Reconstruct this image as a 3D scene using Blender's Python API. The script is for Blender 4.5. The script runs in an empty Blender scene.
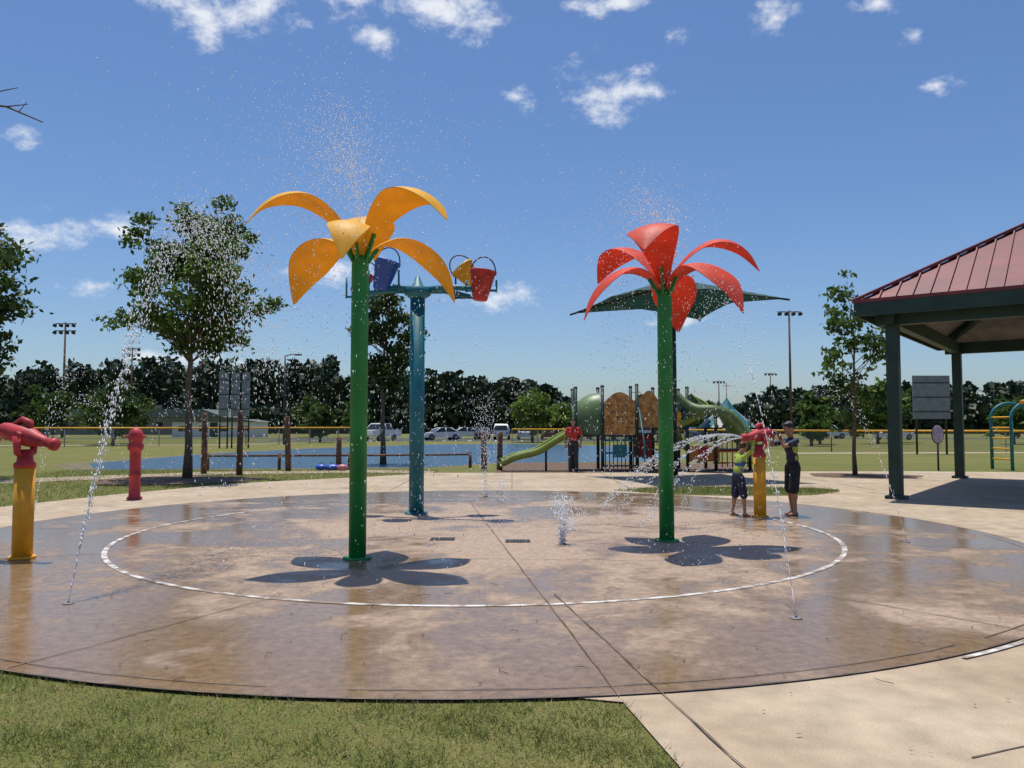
import bpy, math, random
import numpy as np
from mathutils import Vector, Matrix
rad=math.radians
sc=bpy.context.scene
sc.view_settings.view_transform='Standard'
sc.view_settings.look='None'
sc.view_settings.exposure=0
sc.view_settings.gamma=1

# ---------------------------------------------------------------- materials
def _nt(name):
    m=bpy.data.materials.new(name); m.use_nodes=True
    nt=m.node_tree; b=nt.nodes['Principled BSDF']
    return m,nt,b
def N(nt,t,**k):
    n=nt.nodes.new(t)
    for a,v in k.items(): setattr(n,a,v)
    return n
def c4(c): return (c[0],c[1],c[2],1)
def noise_col(nt,scale,c1,c2,lo=.35,hi=.65,detail=5,dist=0.0,coord='Object'):
    tc=N(nt,'ShaderNodeTexCoord'); nz=N(nt,'ShaderNodeTexNoise')
    nz.inputs['Scale'].default_value=scale; nz.inputs['Detail'].default_value=detail
    nz.inputs['Distortion'].default_value=dist
    nt.links.new(tc.outputs[coord],nz.inputs['Vector'])
    r=N(nt,'ShaderNodeValToRGB')
    r.color_ramp.elements[0].position=lo; r.color_ramp.elements[1].position=hi
    r.color_ramp.elements[0].color=c4(c1); r.color_ramp.elements[1].color=c4(c2)
    nt.links.new(nz.outputs['Fac'],r.inputs['Fac'])
    return r,tc,nz
def pm(name,col,rough=.5,var=.15,scale=6,bump=0,bscale=60,metal=0,transl=0,col2=None,spec=.5,coat=0):
    m,nt,b=_nt(name)
    c1=tuple(x*(1-var) for x in col); c2=col2 if col2 else tuple(min(1,x*(1+var)) for x in col)
    r,tc,nz=noise_col(nt,scale,c1,c2)
    nt.links.new(r.outputs['Color'],b.inputs['Base Color'])
    b.inputs['Roughness'].default_value=rough; b.inputs['Metallic'].default_value=metal
    b.inputs['Specular IOR Level'].default_value=spec
    b.inputs['Coat Weight'].default_value=coat
    if bump:
        n2=N(nt,'ShaderNodeTexNoise'); n2.inputs['Scale'].default_value=bscale; n2.inputs['Detail'].default_value=4
        nt.links.new(tc.outputs['Object'],n2.inputs['Vector'])
        bp=N(nt,'ShaderNodeBump'); bp.inputs['Strength'].default_value=bump; bp.inputs['Distance'].default_value=.02
        nt.links.new(n2.outputs['Fac'],bp.inputs['Height']); nt.links.new(bp.outputs['Normal'],b.inputs['Normal'])
    if transl:
        t=N(nt,'ShaderNodeBsdfTranslucent'); nt.links.new(r.outputs['Color'],t.inputs['Color'])
        mx=N(nt,'ShaderNodeMixShader'); mx.inputs[0].default_value=transl
        nt.links.new(b.outputs[0],mx.inputs[1]); nt.links.new(t.outputs[0],mx.inputs[2])
        nt.links.new(mx.outputs[0],nt.nodes['Material Output'].inputs['Surface'])
    return m
def leafmat(name,c1,c2,transl=.35):
    m,nt,b=_nt(name)
    g=N(nt,'ShaderNodeNewGeometry'); r=N(nt,'ShaderNodeValToRGB')
    r.color_ramp.elements[0].color=c4(c1); r.color_ramp.elements[1].color=c4(c2)
    nt.links.new(g.outputs['Random Per Island'],r.inputs['Fac'])
    nt.links.new(r.outputs[0],b.inputs['Base Color']); b.inputs['Roughness'].default_value=.5
    b.inputs['Specular IOR Level'].default_value=.3
    t=N(nt,'ShaderNodeBsdfTranslucent'); nt.links.new(r.outputs[0],t.inputs['Color'])
    mx=N(nt,'ShaderNodeMixShader'); mx.inputs[0].default_value=transl
    nt.links.new(b.outputs[0],mx.inputs[1]); nt.links.new(t.outputs[0],mx.inputs[2])
    nt.links.new(mx.outputs[0],nt.nodes['Material Output'].inputs['Surface'])
    return m

M={}
M['green']=pm('green_powder_coat',(.012,.23,.05),.5,.18,2.2,.15,90)
M['teal']=pm('teal_powder_coat',(.008,.15,.19),.5,.2,2.2,.15,90)
M['yellow']=pm('yellow_fibreglass',(.90,.52,.03),.55,.08,3,.05,40,transl=.34)
M['red']=pm('red_fibreglass',(.78,.095,.045),.55,.1,3,.05,40,transl=.34)
M['yellowp']=pm('yellow_post_paint',(.74,.36,.015),.5,.16,4,.1,60)
M['redp']=pm('red_paint',(.44,.035,.04),.55,.3,6,.1,50)
M['bluep']=pm('blue_paint',(.02,.09,.45),.4,.15,5)
M['dkgreen']=pm('dark_green_steel',(.010,.036,.028),.5,.25,3)
M['roofred']=pm('red_metal_roof',(.17,.026,.03),.5,.25,1.5)
M['ceil']=pm('soffit_board',(.20,.18,.165),.8,.2,3)
M['canopy']=pm('green_shade_fabric',(.008,.06,.05),.8,.15,4,transl=.12)
M['bark']=pm('bark',(.13,.095,.07),.9,.4,12,.6,30)
M['wood']=pm('weathered_timber',(.14,.075,.05),.85,.35,7,.5,40)
M['grey']=pm('grey_metal',(.22,.23,.24),.5,.15,3)
M['dark']=pm('dark_metal',(.03,.032,.035),.5,.2,4)
M['white']=pm('white_paint',(.75,.75,.73),.5,.06,2)
M['black']=pm('black_rubber',(.02,.02,.02),.7,.2,5)
M['tan']=pm('tan_panel',(.50,.20,.045),.5,.35,5,col2=(.62,.33,.10))
M['lime']=pm('lime_plastic',(.2,.27,.05),.45,.12,2)
M['olive']=pm('olive_plastic',(.10,.17,.06),.45,.12,2)
M['orange']=pm('orange_plastic',(.6,.2,.03),.45,.12,2)
M['asphalt']=pm('asphalt',(.055,.055,.057),.85,.2,2)
M['brick']=pm('tan_brick',(.20,.19,.16),.85,.15,2)
M['roofgrey']=pm('grey_roof',(.10,.13,.115),.6,.15,1)
M['glass']=pm('dark_glass',(.02,.025,.03),.08,.1,1)
M['mulch']=pm('mulch',(.11,.06,.035),.95,.5,9,.9,30,col2=(.2,.13,.08))
M['pink']=pm('faded_pink_paint',(.45,.16,.2),.5,.2,5)
M['leafA']=leafmat('leaf_green',(.035,.080,.016),(.125,.20,.035),.48)
M['leafB']=leafmat('leaf_dark_green',(.022,.052,.012),(.09,.14,.03),.42)
M['leafC']=leafmat('leaf_light_green',(.08,.14,.03),(.20,.27,.05),.45)
M['leafD']=leafmat('far_pine_leaf',(.010,.022,.012),(.042,.068,.028),.12)
M['blade']=leafmat('grass_blade_green',(.075,.115,.022),(.21,.23,.06),.3)
M['straw']=leafmat('grass_blade_dry',(.18,.125,.05),(.46,.36,.18),.25)
M['debris']=leafmat('dry_leaf_litter',(.03,.018,.01),(.13,.08,.04),.0)

# water drops
m,nt,b=_nt('water_drop'); b.inputs['Base Color'].default_value=(.93,.96,1,1); b.inputs['Roughness'].default_value=.2
t_=N(nt,'ShaderNodeBsdfTranslucent'); t_.inputs[0].default_value=(.95,.97,1,1); mx_=N(nt,'ShaderNodeMixShader'); mx_.inputs[0].default_value=.5
nt.links.new(b.outputs[0],mx_.inputs[1]); nt.links.new(t_.outputs[0],mx_.inputs[2]); nt.links.new(mx_.outputs[0],nt.nodes['Material Output'].inputs['Surface'])
M['drop']=m
# dry concrete
def concrete(name,c1,c2,rough=.85):
    m,nt,b=_nt(name)
    r,tc,nz=noise_col(nt,.7,c1,c2,.3,.7,8,.3)
    n2=N(nt,'ShaderNodeTexNoise'); n2.inputs['Scale'].default_value=90; n2.inputs['Detail'].default_value=3
    nt.links.new(tc.outputs['Object'],n2.inputs['Vector'])
    n3=N(nt,'ShaderNodeTexNoise'); n3.inputs['Scale'].default_value=4; n3.inputs['Detail'].default_value=8
    nt.links.new(tc.outputs['Object'],n3.inputs['Vector'])
    n5=N(nt,'ShaderNodeTexNoise'); n5.inputs['Scale'].default_value=1.1; n5.inputs['Detail'].default_value=7; n5.inputs['Distortion'].default_value=.6
    nt.links.new(tc.outputs['Object'],n5.inputs['Vector'])
    st=N(nt,'ShaderNodeMapRange'); st.inputs[1].default_value=.60; st.inputs[2].default_value=.70; st.inputs[3].default_value=1; st.inputs[4].default_value=.70
    nt.links.new(n5.outputs['Fac'],st.inputs[0])
    mr=N(nt,'ShaderNodeMapRange'); mr.inputs[1].default_value=.3; mr.inputs[2].default_value=.7; mr.inputs[3].default_value=.78; mr.inputs[4].default_value=1.12
    nt.links.new(n3.outputs['Fac'],mr.inputs[0])
    mr2=N(nt,'ShaderNodeMapRange'); mr2.inputs[1].default_value=.3; mr2.inputs[2].default_value=.7; mr2.inputs[3].default_value=.84; mr2.inputs[4].default_value=1.12
    nt.links.new(n2.outputs['Fac'],mr2.inputs[0])
    mu=N(nt,'ShaderNodeMath',operation='MULTIPLY'); nt.links.new(mr.outputs[0],mu.inputs[0]); nt.links.new(mr2.outputs[0],mu.inputs[1])
    mu2=N(nt,'ShaderNodeMath',operation='MULTIPLY'); nt.links.new(mu.outputs[0],mu2.inputs[0]); nt.links.new(st.outputs[0],mu2.inputs[1])
    vm=N(nt,'ShaderNodeVectorMath',operation='SCALE'); nt.links.new(r.outputs[0],vm.inputs[0]); nt.links.new(mu2.outputs[0],vm.inputs['Scale'])
    nt.links.new(vm.outputs[0],b.inputs['Base Color']); b.inputs['Roughness'].default_value=rough
    bp=N(nt,'ShaderNodeBump'); bp.inputs['Strength'].default_value=.25; bp.inputs['Distance'].default_value=.006
    nt.links.new(n2.outputs['Fac'],bp.inputs['Height']); nt.links.new(bp.outputs[0],b.inputs['Normal'])
    return m
M['conc']=concrete('dry_concrete',(.37,.28,.185),(.48,.385,.275))
M['joint']=pm('joint_sealant',(.14,.10,.072),.9,.5,4)
# wet concrete
CX,CY=-.47,12.2
m,nt,b=_nt('wet_concrete'); L=nt.links.new
tc=N(nt,'ShaderNodeTexCoord')
def nz(scale,det=6,dist=0,vec=None):
    n=N(nt,'ShaderNodeTexNoise'); n.inputs['Scale'].default_value=scale; n.inputs['Detail'].default_value=det; n.inputs['Distortion'].default_value=dist
    L(vec or tc.outputs['Object'],n.inputs['Vector']); return n
d=N(nt,'ShaderNodeVectorMath',operation='DISTANCE'); L(tc.outputs['Object'],d.inputs[0]); d.inputs[1].default_value=(CX+.6,CY-.6,0)
n1=nz(.55,7,.8); n2=nz(3.2,6,.5); n3=nz(70,3); n4=nz(14,5)
a1=N(nt,'ShaderNodeMath',operation='MULTIPLY_ADD'); L(n2.outputs['Fac'],a1.inputs[0]); a1.inputs[1].default_value=.42; L(n1.outputs['Fac'],a1.inputs[2])
a2=N(nt,'ShaderNodeMath',operation='MULTIPLY_ADD'); L(d.outputs['Value'],a2.inputs[0]); a2.inputs[1].default_value=.045; L(a1.outputs[0],a2.inputs[2])
wet=N(nt,'ShaderNodeMapRange',interpolation_type='SMOOTHSTEP'); wet.inputs[1].default_value=.74; wet.inputs[2].default_value=1.02; L(a2.outputs[0],wet.inputs[0])
mx=N(nt,'ShaderNodeMix',data_type='RGBA'); L(wet.outputs[0],mx.inputs[0]); mx.inputs[6].default_value=(.375,.275,.195,1); mx.inputs[7].default_value=(.235,.152,.085,1)
mr=N(nt,'ShaderNodeMapRange'); mr.inputs[1].default_value=.3; mr.inputs[2].default_value=.7; mr.inputs[3].default_value=.78; mr.inputs[4].default_value=1.18; L(n4.outputs['Fac'],mr.inputs[0])
mr2=N(nt,'ShaderNodeMapRange'); mr2.inputs[1].default_value=.3; mr2.inputs[2].default_value=.7; mr2.inputs[3].default_value=.8; mr2.inputs[4].default_value=1.16; L(n3.outputs['Fac'],mr2.inputs[0])
mu=N(nt,'ShaderNodeMath',operation='MULTIPLY'); L(mr.outputs[0],mu.inputs[0]); L(mr2.outputs[0],mu.inputs[1])
vs=N(nt,'ShaderNodeVectorMath',operation='SCALE'); L(mx.outputs[2],vs.inputs[0]); L(mu.outputs[0],vs.inputs['Scale'])
L(vs.outputs[0],b.inputs['Base Color']); b.inputs['Specular IOR Level'].default_value=.33
rr=N(nt,'ShaderNodeMapRange'); rr.inputs[3].default_value=.6; rr.inputs[4].default_value=.14; L(wet.outputs[0],rr.inputs[0]); L(rr.outputs[0],b.inputs['Roughness'])
bs=N(nt,'ShaderNodeMapRange'); bs.inputs[3].default_value=.4; bs.inputs[4].default_value=.13; L(wet.outputs[0],bs.inputs[0])
bp=N(nt,'ShaderNodeBump'); bp.inputs['Distance'].default_value=.006; L(bs.outputs[0],bp.inputs['Strength']); L(n3.outputs['Fac'],bp.inputs['Height']); L(bp.outputs[0],b.inputs['Normal'])
M['wet']=m
# worn white line
m,nt,b=_nt('worn_white_line')
r,tc_,_=noise_col(nt,6,(.27,.21,.16),(.66,.64,.6),.42,.58,8)
nt.links.new(r.outputs[0],b.inputs['Base Color']); b.inputs['Roughness'].default_value=.5
M['line']=m
# grass ground
m,nt,b=_nt('grass_ground'); L=nt.links.new
tc=N(nt,'ShaderNodeTexCoord')
n1=nz(.35,8,.3); n2=nz(9,6); n3=nz(60,3); n6=nz(.06,4,.2)
r=N(nt,'ShaderNodeValToRGB'); e=r.color_ramp.elements
e[0].position=.32; e[0].color=(.105,.15,.03,1); e[1].position=.68; e[1].color=(.25,.21,.085,1)
a=N(nt,'ShaderNodeMath',operation='MULTIPLY_ADD'); L(n2.outputs['Fac'],a.inputs[0]); a.inputs[1].default_value=.4
a0=N(nt,'ShaderNodeMath',operation='MULTIPLY'); L(n1.outputs['Fac'],a0.inputs[0]); a0.inputs[1].default_value=.35
a9=N(nt,'ShaderNodeMath',operation='MULTIPLY_ADD'); L(n6.outputs['Fac'],a9.inputs[0]); a9.inputs[1].default_value=.25; L(a0.outputs[0],a9.inputs[2])
L(a9.outputs[0],a.inputs[2]); L(a.outputs[0],r.inputs['Fac'])
mr=N(nt,'ShaderNodeMapRange'); mr.inputs[1].default_value=.3; mr.inputs[2].default_value=.7; mr.inputs[3].default_value=.55; mr.inputs[4].default_value=1.25; L(n3.outputs['Fac'],mr.inputs[0])
vs=N(nt,'ShaderNodeVectorMath',operation='SCALE'); L(r.outputs[0],vs.inputs[0]); L(mr.outputs[0],vs.inputs['Scale']); L(vs.outputs[0],b.inputs['Base Color'])
b.inputs['Roughness'].default_value=.95; b.inputs['Specular IOR Level'].default_value=.1
bp=N(nt,'ShaderNodeBump'); bp.inputs['Strength'].default_value=.8; bp.inputs['Distance'].default_value=.03; L(n3.outputs['Fac'],bp.inputs['Height']); L(bp.outputs[0],b.inputs['Normal'])
M['grass']=m
# pond
m,nt,b=_nt('pond_water'); L=nt.links.new
tc=N(nt,'ShaderNodeTexCoord'); n1=nz(3,4); b.inputs['Base Color'].default_value=(.07,.14,.21,1); b.inputs['Roughness'].default_value=.15
bp=N(nt,'ShaderNodeBump'); bp.inputs['Strength'].default_value=1; bp.inputs['Distance'].default_value=.2; L(n1.outputs['Fac'],bp.inputs['Height']); L(bp.outputs[0],b.inputs['Normal'])
M['pond']=m
# chain link
m,nt,b=_nt('chain_link_mesh'); b.inputs['Base Color'].default_value=(.2,.21,.2,1); b.inputs['Metallic'].default_value=.3
b.inputs['Alpha'].default_value=.22
M['chain']=m

# ---------------------------------------------------------------- mesh builder
class B:
    def __init__(s): s.v=[];s.f=[];s.m=[];s.s=[];s.mats=[]
    def mi(s,mt):
        mt=M[mt] if isinstance(mt,str) else mt
        if mt not in s.mats: s.mats.append(mt)
        return s.mats.index(mt)
    def add(s,vs,fs,mt,smooth=False):
        o=len(s.v); s.v.extend([tuple(p) for p in vs]); k=s.mi(mt)
        for f in fs: s.f.append([i+o for i in f]); s.m.append(k); s.s.append(smooth)
    def tube(s,pts,rads,mt,seg=12,caps=True,smooth=True,flat=None):
        pts=[Vector(p) for p in pts]
        if not hasattr(rads,'__len__'): rads=[rads]*len(pts)
        vs=[];fs=[];up=None
        for i,p in enumerate(pts):
            d=(pts[min(i+1,len(pts)-1)]-pts[max(i-1,0)])
            if d.length<1e-9: d=Vector((0,0,1))
            d.normalize()
            if up is None:
                up=Vector((0,0,1)) if abs(d.z)<.9 else Vector((1,0,0))
            x=up-d*up.dot(d)
            if x.length<1e-4: x=Vector((0,1,0))-d*d.y
            x.normalize(); y=d.cross(x); up=x
            for k in range(seg):
                a=2*math.pi*k/seg; q=p+(x*math.cos(a)+y*math.sin(a))*rads[i]; vs.append(q)
        n=len(pts)
        for i in range(n-1):
            for k in range(seg):
                k2=(k+1)%seg; fs.append([i*seg+k,i*seg+k2,(i+1)*seg+k2,(i+1)*seg+k])
        s.add(vs,fs,mt,smooth)
        if caps:
            o=[list(range(seg))[::-1],[ (n-1)*seg+k for k in range(seg)]]
            base=len(s.v)-len(vs); kk=s.mi(mt)
            for f in o: s.f.append([i+base for i in f]); s.m.append(kk); s.s.append(False)
    def box(s,c,size,mt,rot=None):
        c=Vector(c);h=[x/2 for x in size]; R=rot or Matrix.Identity(3)
        vs=[c+R@Vector((sx*h[0],sy*h[1],sz*h[2])) for sz in(-1,1) for sy in(-1,1) for sx in(-1,1)]
        s.add(vs,[[0,2,3,1],[4,5,7,6],[0,1,5,4],[2,6,7,3],[0,4,6,2],[1,3,7,5]],mt)
    def beam(s,p,q,w,h,mt):
        p=Vector(p);q=Vector(q);d=(q-p);L_=d.length;d.normalize()
        sd=d.cross(Vector((0,0,1)));
        if sd.length<1e-3: sd=Vector((1,0,0))
        sd.normalize();u=sd.cross(d)
        R=Matrix((d,sd,u)).transposed(); s.box((p+q)/2,(L_,w,h),mt,R)
    def ell(s,c,r,mt,rot=None,seg=16,ring=10):
        c=Vector(c);R=rot or Matrix.Identity(3);vs=[];fs=[]
        for i in range(ring+1):
            t=math.pi*i/ring
            for k in range(seg):
                a=2*math.pi*k/seg
                vs.append(c+R@Vector((r[0]*math.sin(t)*math.cos(a),r[1]*math.sin(t)*math.sin(a),r[2]*math.cos(t))))
        for i in range(ring):
            for k in range(seg):
                k2=(k+1)%seg; fs.append([i*seg+k,(i+1)*seg+k,(i+1)*seg+k2,i*seg+k2])
        s.add(vs,fs,mt,True)
    def poly(s,pts,z,mt):
        s.add([(p[0],p[1],z) for p in pts],[list(range(len(pts)))],mt)
    def prism(s,prof,y0,y1,mt,T=None):
        T=T or (lambda p:p)
        n=len(prof); vs=[T(Vector((p[0],y0,p[1]))) for p in prof]+[T(Vector((p[0],y1,p[1]))) for p in prof]
        fs=[[i,(i+1)%n,n+(i+1)%n,n+i] for i in range(n)]+[list(range(n))[::-1],list(range(n,2*n))]
        s.add(vs,fs,mt)
    def obj(s,name,fix=False):
        me=bpy.data.meshes.new(name); me.from_pydata(s.v,[],s.f)
        for mt in s.mats: me.materials.append(mt)
        me.polygons.foreach_set('material_index',s.m); me.polygons.foreach_set('use_smooth',s.s)
        me.update(); o=bpy.data.objects.new(name,me); sc.collection.objects.link(o)
        return o

# ---------------------------------------------------------------- ground & paving
g=B(); g.poly([(-2500,-300),(2500,-300),(2500,3500),(-2500,3500)],0,'grass'); g.obj('ground')
g=B()
plaza=[(1.15,-3),(40,-3),(40,24.5),(24,26.5),(14.0,28.2),(9.2,28.0),(4,27.4),(-2.6,27.2),(-4.6,25.0),(-7.6,22.4),(-9.3,18.4),(-10.2,15.2),(-12.5,11),(-12,8.4),(-6.8,7.4),(-3,6),(0.2,4.8),(.64,4.68),(.78,3.83),(.95,2)]
g.poly(plaza,.012,'conc'); g.obj('concrete_plaza')
def disc(R,z,mt,name,n=160):
    g=B(); g.poly([(CX+R*math.cos(2*math.pi*i/n),CY+R*math.sin(2*math.pi*i/n)) for i in range(n)],z,mt); return g.obj(name)
disc(7.5,.017,'wet','splash_pad')
# white ring & joints
g=B()
def arc(g,R,w,a0,a1,z,mt,n=200,cx=CX,cy=CY):
    k=max(4,int(n*abs(a1-a0)/360))
    vs=[];fs=[]
    for i in range(k+1):
        a=rad(a0+(a1-a0)*i/k)
        for rr_ in (R-w/2,R+w/2): vs.append((cx+rr_*math.cos(a),cy+rr_*math.sin(a),z))
    for i in range(k): fs.append([2*i,2*i+1,2*i+3,2*i+2])
    g.add(vs,fs,mt)
arc(g,5.1,.065,150,390,.022,'line'); arc(g,5.1,.04,30,150,.022,'line')
arc(g,7.56,.04,-62,-42,.0225,'line')
g.obj('painted_ring_line')
g=B()
rj=random.Random(4)
def jl(p,q,w=.009,z=.0235):
    p=Vector((*p,0));q=Vector((*q,0));d=(q-p).normalized();n=Vector((-d.y,d.x,0))
    k=max(2,int((q-p).length/.25)); vs=[];fs=[]
    for i in range(k+1):
        c=p.lerp(q,i/k); ww=w*(.4+rj.random()*.9)/1.3; off=n*rj.uniform(-.004,.004)
        for s_ in(-1,1):
            v=c+off+n*ww*s_; vs.append((v.x,v.y,z))
    for i in range(k): fs.append([2*i,2*i+1,2*i+3,2*i+2])
    g.add(vs,fs,'joint')
jl((-.9,16.9),(.63,4.75)); jl((.40,7.6),(1.05,3.9),.010); jl((1.05,3.9),(1.35,2.4),.010)
jl((-2.2,7.45),(-3.3,5.3),.008); jl((2.96,7.5),(4.6,5.5),.008)
for an in (178,205,345,20,60,120,150):
    a=rad(an); jl((CX+5.15*math.cos(a),CY+5.15*math.sin(a)),(CX+7.5*math.cos(a),CY+7.5*math.sin(a)),.008)
jl((-5.4,9.9),(4.5,9.3),.005)
for a0,a1 in((180,215),(219,262),(266,300),(303,356)): arc(g,7.34,.012,a0,a1,.0235,'joint')
arc(g,7.5,.018,0,360,.0225,'joint')
for x0 in (8.5,12,16): jl((x0-2,4),(x0+4,17.5),.012,.0165)
jl((6.2,8),(18,5.5),.012,.0165); jl((7.1,12.5),(20,12.0),.012,.0165); jl((2.2,3.9),(10,7.0),.008,.0165)
for y0 in (20.5,24): jl((-5,y0),(14,y0+.6),.014,.0165)
for x0 in (-3,0,3,6,9): jl((x0,19.8),(x0,27),.014,.0165)
g.obj('expansion_joints')
# drains
for x,y in((-.97,11.25),(.08,11.05)):
    g=B(); g.box((x,y,.022),(.34,.26,.006),'dark')
    for i in range(7): g.box((x-.135+i*.045,y,.0265),(.028,.22,.004),'black')
    g.obj('drain_grate')
for x,y in((-3.96,7.2),(2.34,6.65),(5.4,11),(.68,10.8),(-.6,18)):
    g=B(); g.tube([(x,y,.017),(x,y,.026),(x,y,.027)],[.05,.05,.02],'grey'); g.tube([(x,y,.026),(x,y,.034)],.012,'dark'); g.obj('water_nozzle')
# paths, mulch, pond, road
g=B(); g.poly([(-30,17),(-14,22.4),(-10,26.2),(-5,27.4),(-2.7,27.0),(-2.7,28.4),(-5,28.9),(-10.6,27.9),(-15,24.2),(-30,18.6)],.008,'conc'); g.obj('footpath')
def blob(name,cx,cy,rx,ry,z,mt,seed,n=60):
    r_=random.Random(seed);ph=[r_.uniform(0,6.28) for _ in range(4)]
    g=B(); pts=[]
    for i in range(n):
        a=2*math.pi*i/n; k=1+.08*math.sin(3*a+ph[0])+.05*math.sin(5*a+ph[1])+.02*math.sin(11*a+ph[2])
        pts.append((cx+rx*k*math.cos(a),cy+ry*k*math.sin(a)))
    g.poly(pts,z,mt); return g.obj(name)
blob('mulch_bed',-9.9,23.6,2.3,2.0,.009+.008,'mulch',1)
blob('grass_island',5.4,19.6,2.6,1.3,.02,'grass',2)
blob('mulch_bed',11.2,25.6,1.7,1.3,.020,'mulch',3)
g=B(); g.poly([(-.6,27.3),(8.8,27.9),(9.4,34),(-.5,34.5)],.016,'mulch'); g.obj('playground_mulch')
g=B(); g.poly([(-15.2,29.2),(-11,29.9),(-7.9,30.2),(-3.1,31.0),(-.6,34.8),(6,36),(9,40),(9,62),(0,72),(-8,68),(-14.5,56),(-17.5,45),(-18,34)],.006,'pond'); g.obj('pond_water')
g=B(); 
bp_=[(-15.8,28.7),(-11,29.45),(-7.9,29.75),(-3,30.5),(-.3,34.2),(6.2,35.5),(9.6,39.7),(9.6,62.5),(0,73),(-8.6,69),(-15.2,56.6),(-18.3,45.4),(-19,33)]
g.poly(bp_,.003,pm('muddy_bank',(.14,.12,.06),.95,.4,3)); g.obj('pond_bank')
g=B(); g.poly([(-28,84),(30,84),(30,97),(-28,97)],.01,'asphalt'); g.poly([(-120,99),(140,99),(140,105),(-120,105)],.01,'asphalt'); 
for i in range(20): g.poly([(-27+i*2.8,84),(-26.88+i*2.8,84),(-26.88+i*2.8,89),(-27+i*2.8,89)],.014,'white')
g.obj('parking_lot')
g=B(); g.poly([(-70,60),(-24,66),(-18,74),(-18,75.5),(-26,68.4),(-70,63)],.01,'conc'); g.poly([(16,46),(70,50),(70,51.6),(16,47.6)],.01,'conc'); g.obj('footpath')

# ---------------------------------------------------------------- flowers
def flower(name,x,y,ztop,hub,mt,rot,seed,ks=1.0,wf=(1,1,1,1,1,1)):
    r_=random.Random(seed); g=B()
    g.tube([(x,y,.017),(x,y,.04)],[.17,.17],'green',24); 
    g.tube([(x,y,.03),(x,y,ztop-.1),(x,y,ztop)],[.103,.103,.09],'green',28)
    g.tube([(x,y,ztop-.02),(x,y,hub-.1),(x,y,hub+.12),(x,y,hub+.2)],[.06,.05,.06,.02],'green',16)
    for k in range(6):
        a=rad(rot+60*k); g.beam((x+.05*math.cos(a),y+.05*math.sin(a),ztop-.12),(x+.22*math.cos(a),y+.22*math.sin(a),hub+(.1 if k%2==0 else -.04)),.03,.05,'green')
    up=[(.05,-.12),(.2,.14),(.42,.38),(.7,.54),(.98,.53),(1.22,.38),(1.42,.10)]
    lo=[(.05,-.18),(.22,-.0),(.45,.11),(.70,.08),(.95,-.08),(1.13,-.32),(1.26,-.66)]
    W=[.07,.15,.25,.33,.33,.20,.012]
    def interp(P,t):
        t=t*(len(P)-1); i=min(int(t),len(P)-2); f=t-i
        p0=P[max(i-1,0)];p1=P[i];p2=P[i+1];p3=P[min(i+2,len(P)-1)]
        def cr(a,b,c,d): return .5*((2*b)+(-a+c)*f+(2*a-5*b+4*c-d)*f*f+(-a+3*b-3*c+d)*f**3)
        return tuple(cr(a,b,c,d) for a,b,c,d in zip(p0,p1,p2,p3)) if isinstance(p1,tuple) else cr(p0,p1,p2,p3)
    for k in range(6):
        a=rad(rot+60*k+r_.uniform(-5,5)); P=up if k%2==0 else lo
        ca,sa=math.cos(a),math.sin(a); sl=r_.uniform(.95,1.04)*ks; tw=r_.uniform(-.25,.25)
        if wf[k]<1: sl*=.88; P=[(p[0],p[1]+.32*max(0,p[0]-.5)) for p in P]
        nu,nv=26,12; vs=[];fs=[]
        for i in range(nu+1):
            t=i/nu; rr_,zz=interp(P,t); w=max(.01,interp(W,t))*ks*wf[k]
            rr_*=sl
            for j in range(nv+1):
                q=j/nv*2-1
                s_=q*w; camber=-.22*w*q*q*(.4+t); z_=hub+zz*ks+camber+tw*q*w*t
                vs.append((x+rr_*ca-s_*sa,y+rr_*sa+s_*ca,z_))
        for i in range(nu):
            for j in range(nv):
                o=i*(nv+1)+j; fs.append([o,o+nv+1,o+nv+2,o+1])
        vs2=[(p[0],p[1],p[2]-.010) for p in vs]; 
        g.add(vs,fs,mt,True); g.add(vs2,[f[::-1] for f in fs],mt,True)
        rim=[]; 
        for i in range(nu): rim.append((i*(nv+1),(i+1)*(nv+1))); rim.append(((i+1)*(nv+1)+nv,i*(nv+1)+nv))
        rv=[];rf=[]
        for (p,q) in rim:
            o=len(rv); rv+= [vs[p],vs[q],vs2[q],vs2[p]]; rf.append([o,o+1,o+2,o+3])
        g.add(rv,rf,mt)
    return g.obj(name)
flower('yellow_flower_water_feature',-1.85,9.62,3.66,3.82,'yellow',-151,3,.95,(1,.72,1,1,1,1))
flower('red_flower_water_feature',2.14,11.1,3.5,3.70,'red',-112,5,.97)

# ---------------------------------------------------------------- bucket feature
g=B(); x,y=-1.73,14.5
g.tube([(x,y,.02),(x,y,.05)],.21,'teal',24); g.tube([(x,y,.03),(x,y,3.95)],.135,'teal',28)
g.tube([(x,y,3.93),(x,y,4.0),(x,y,4.12),(x,y,4.17),(x,y,4.35)],[.14,.24,.24,.1,.03],'teal',24)
def bucket(p,tilt,ax,mt,s_=1.0):
    R_=Matrix.Rotation(tilt,3,Vector(ax)); p=Vector(p)
    pr=[(0,-.26),(.11,-.26),(.13,-.24),(.215,.22),(.235,.22),(.235,.26),(.20,.26),(.19,.2),(.1,-.2),(0,-.2)]
    seg=20;vs=[];fs=[]
    for r0,z0 in pr:
        for k in range(seg):
            a=2*math.pi*k/seg; vs.append(p+R_@Vector((r0*math.cos(a)*s_,r0*math.sin(a)*s_,z0*s_)))
    for i in range(len(pr)-1):
        for k in range(seg): k2=(k+1)%seg; fs.append([i*seg+k,i*seg+k2,(i+1)*seg+k2,(i+1)*seg+k])
    g.add(vs,fs,mt,True)
    hp=[p+R_@Vector((.22*math.cos(t)*s_,0,(.2+.3*math.sin(t))*s_)) for t in [math.pi*i/10 for i in range(11)]]
    g.tube(hp,.012,'dark',6)
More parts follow.
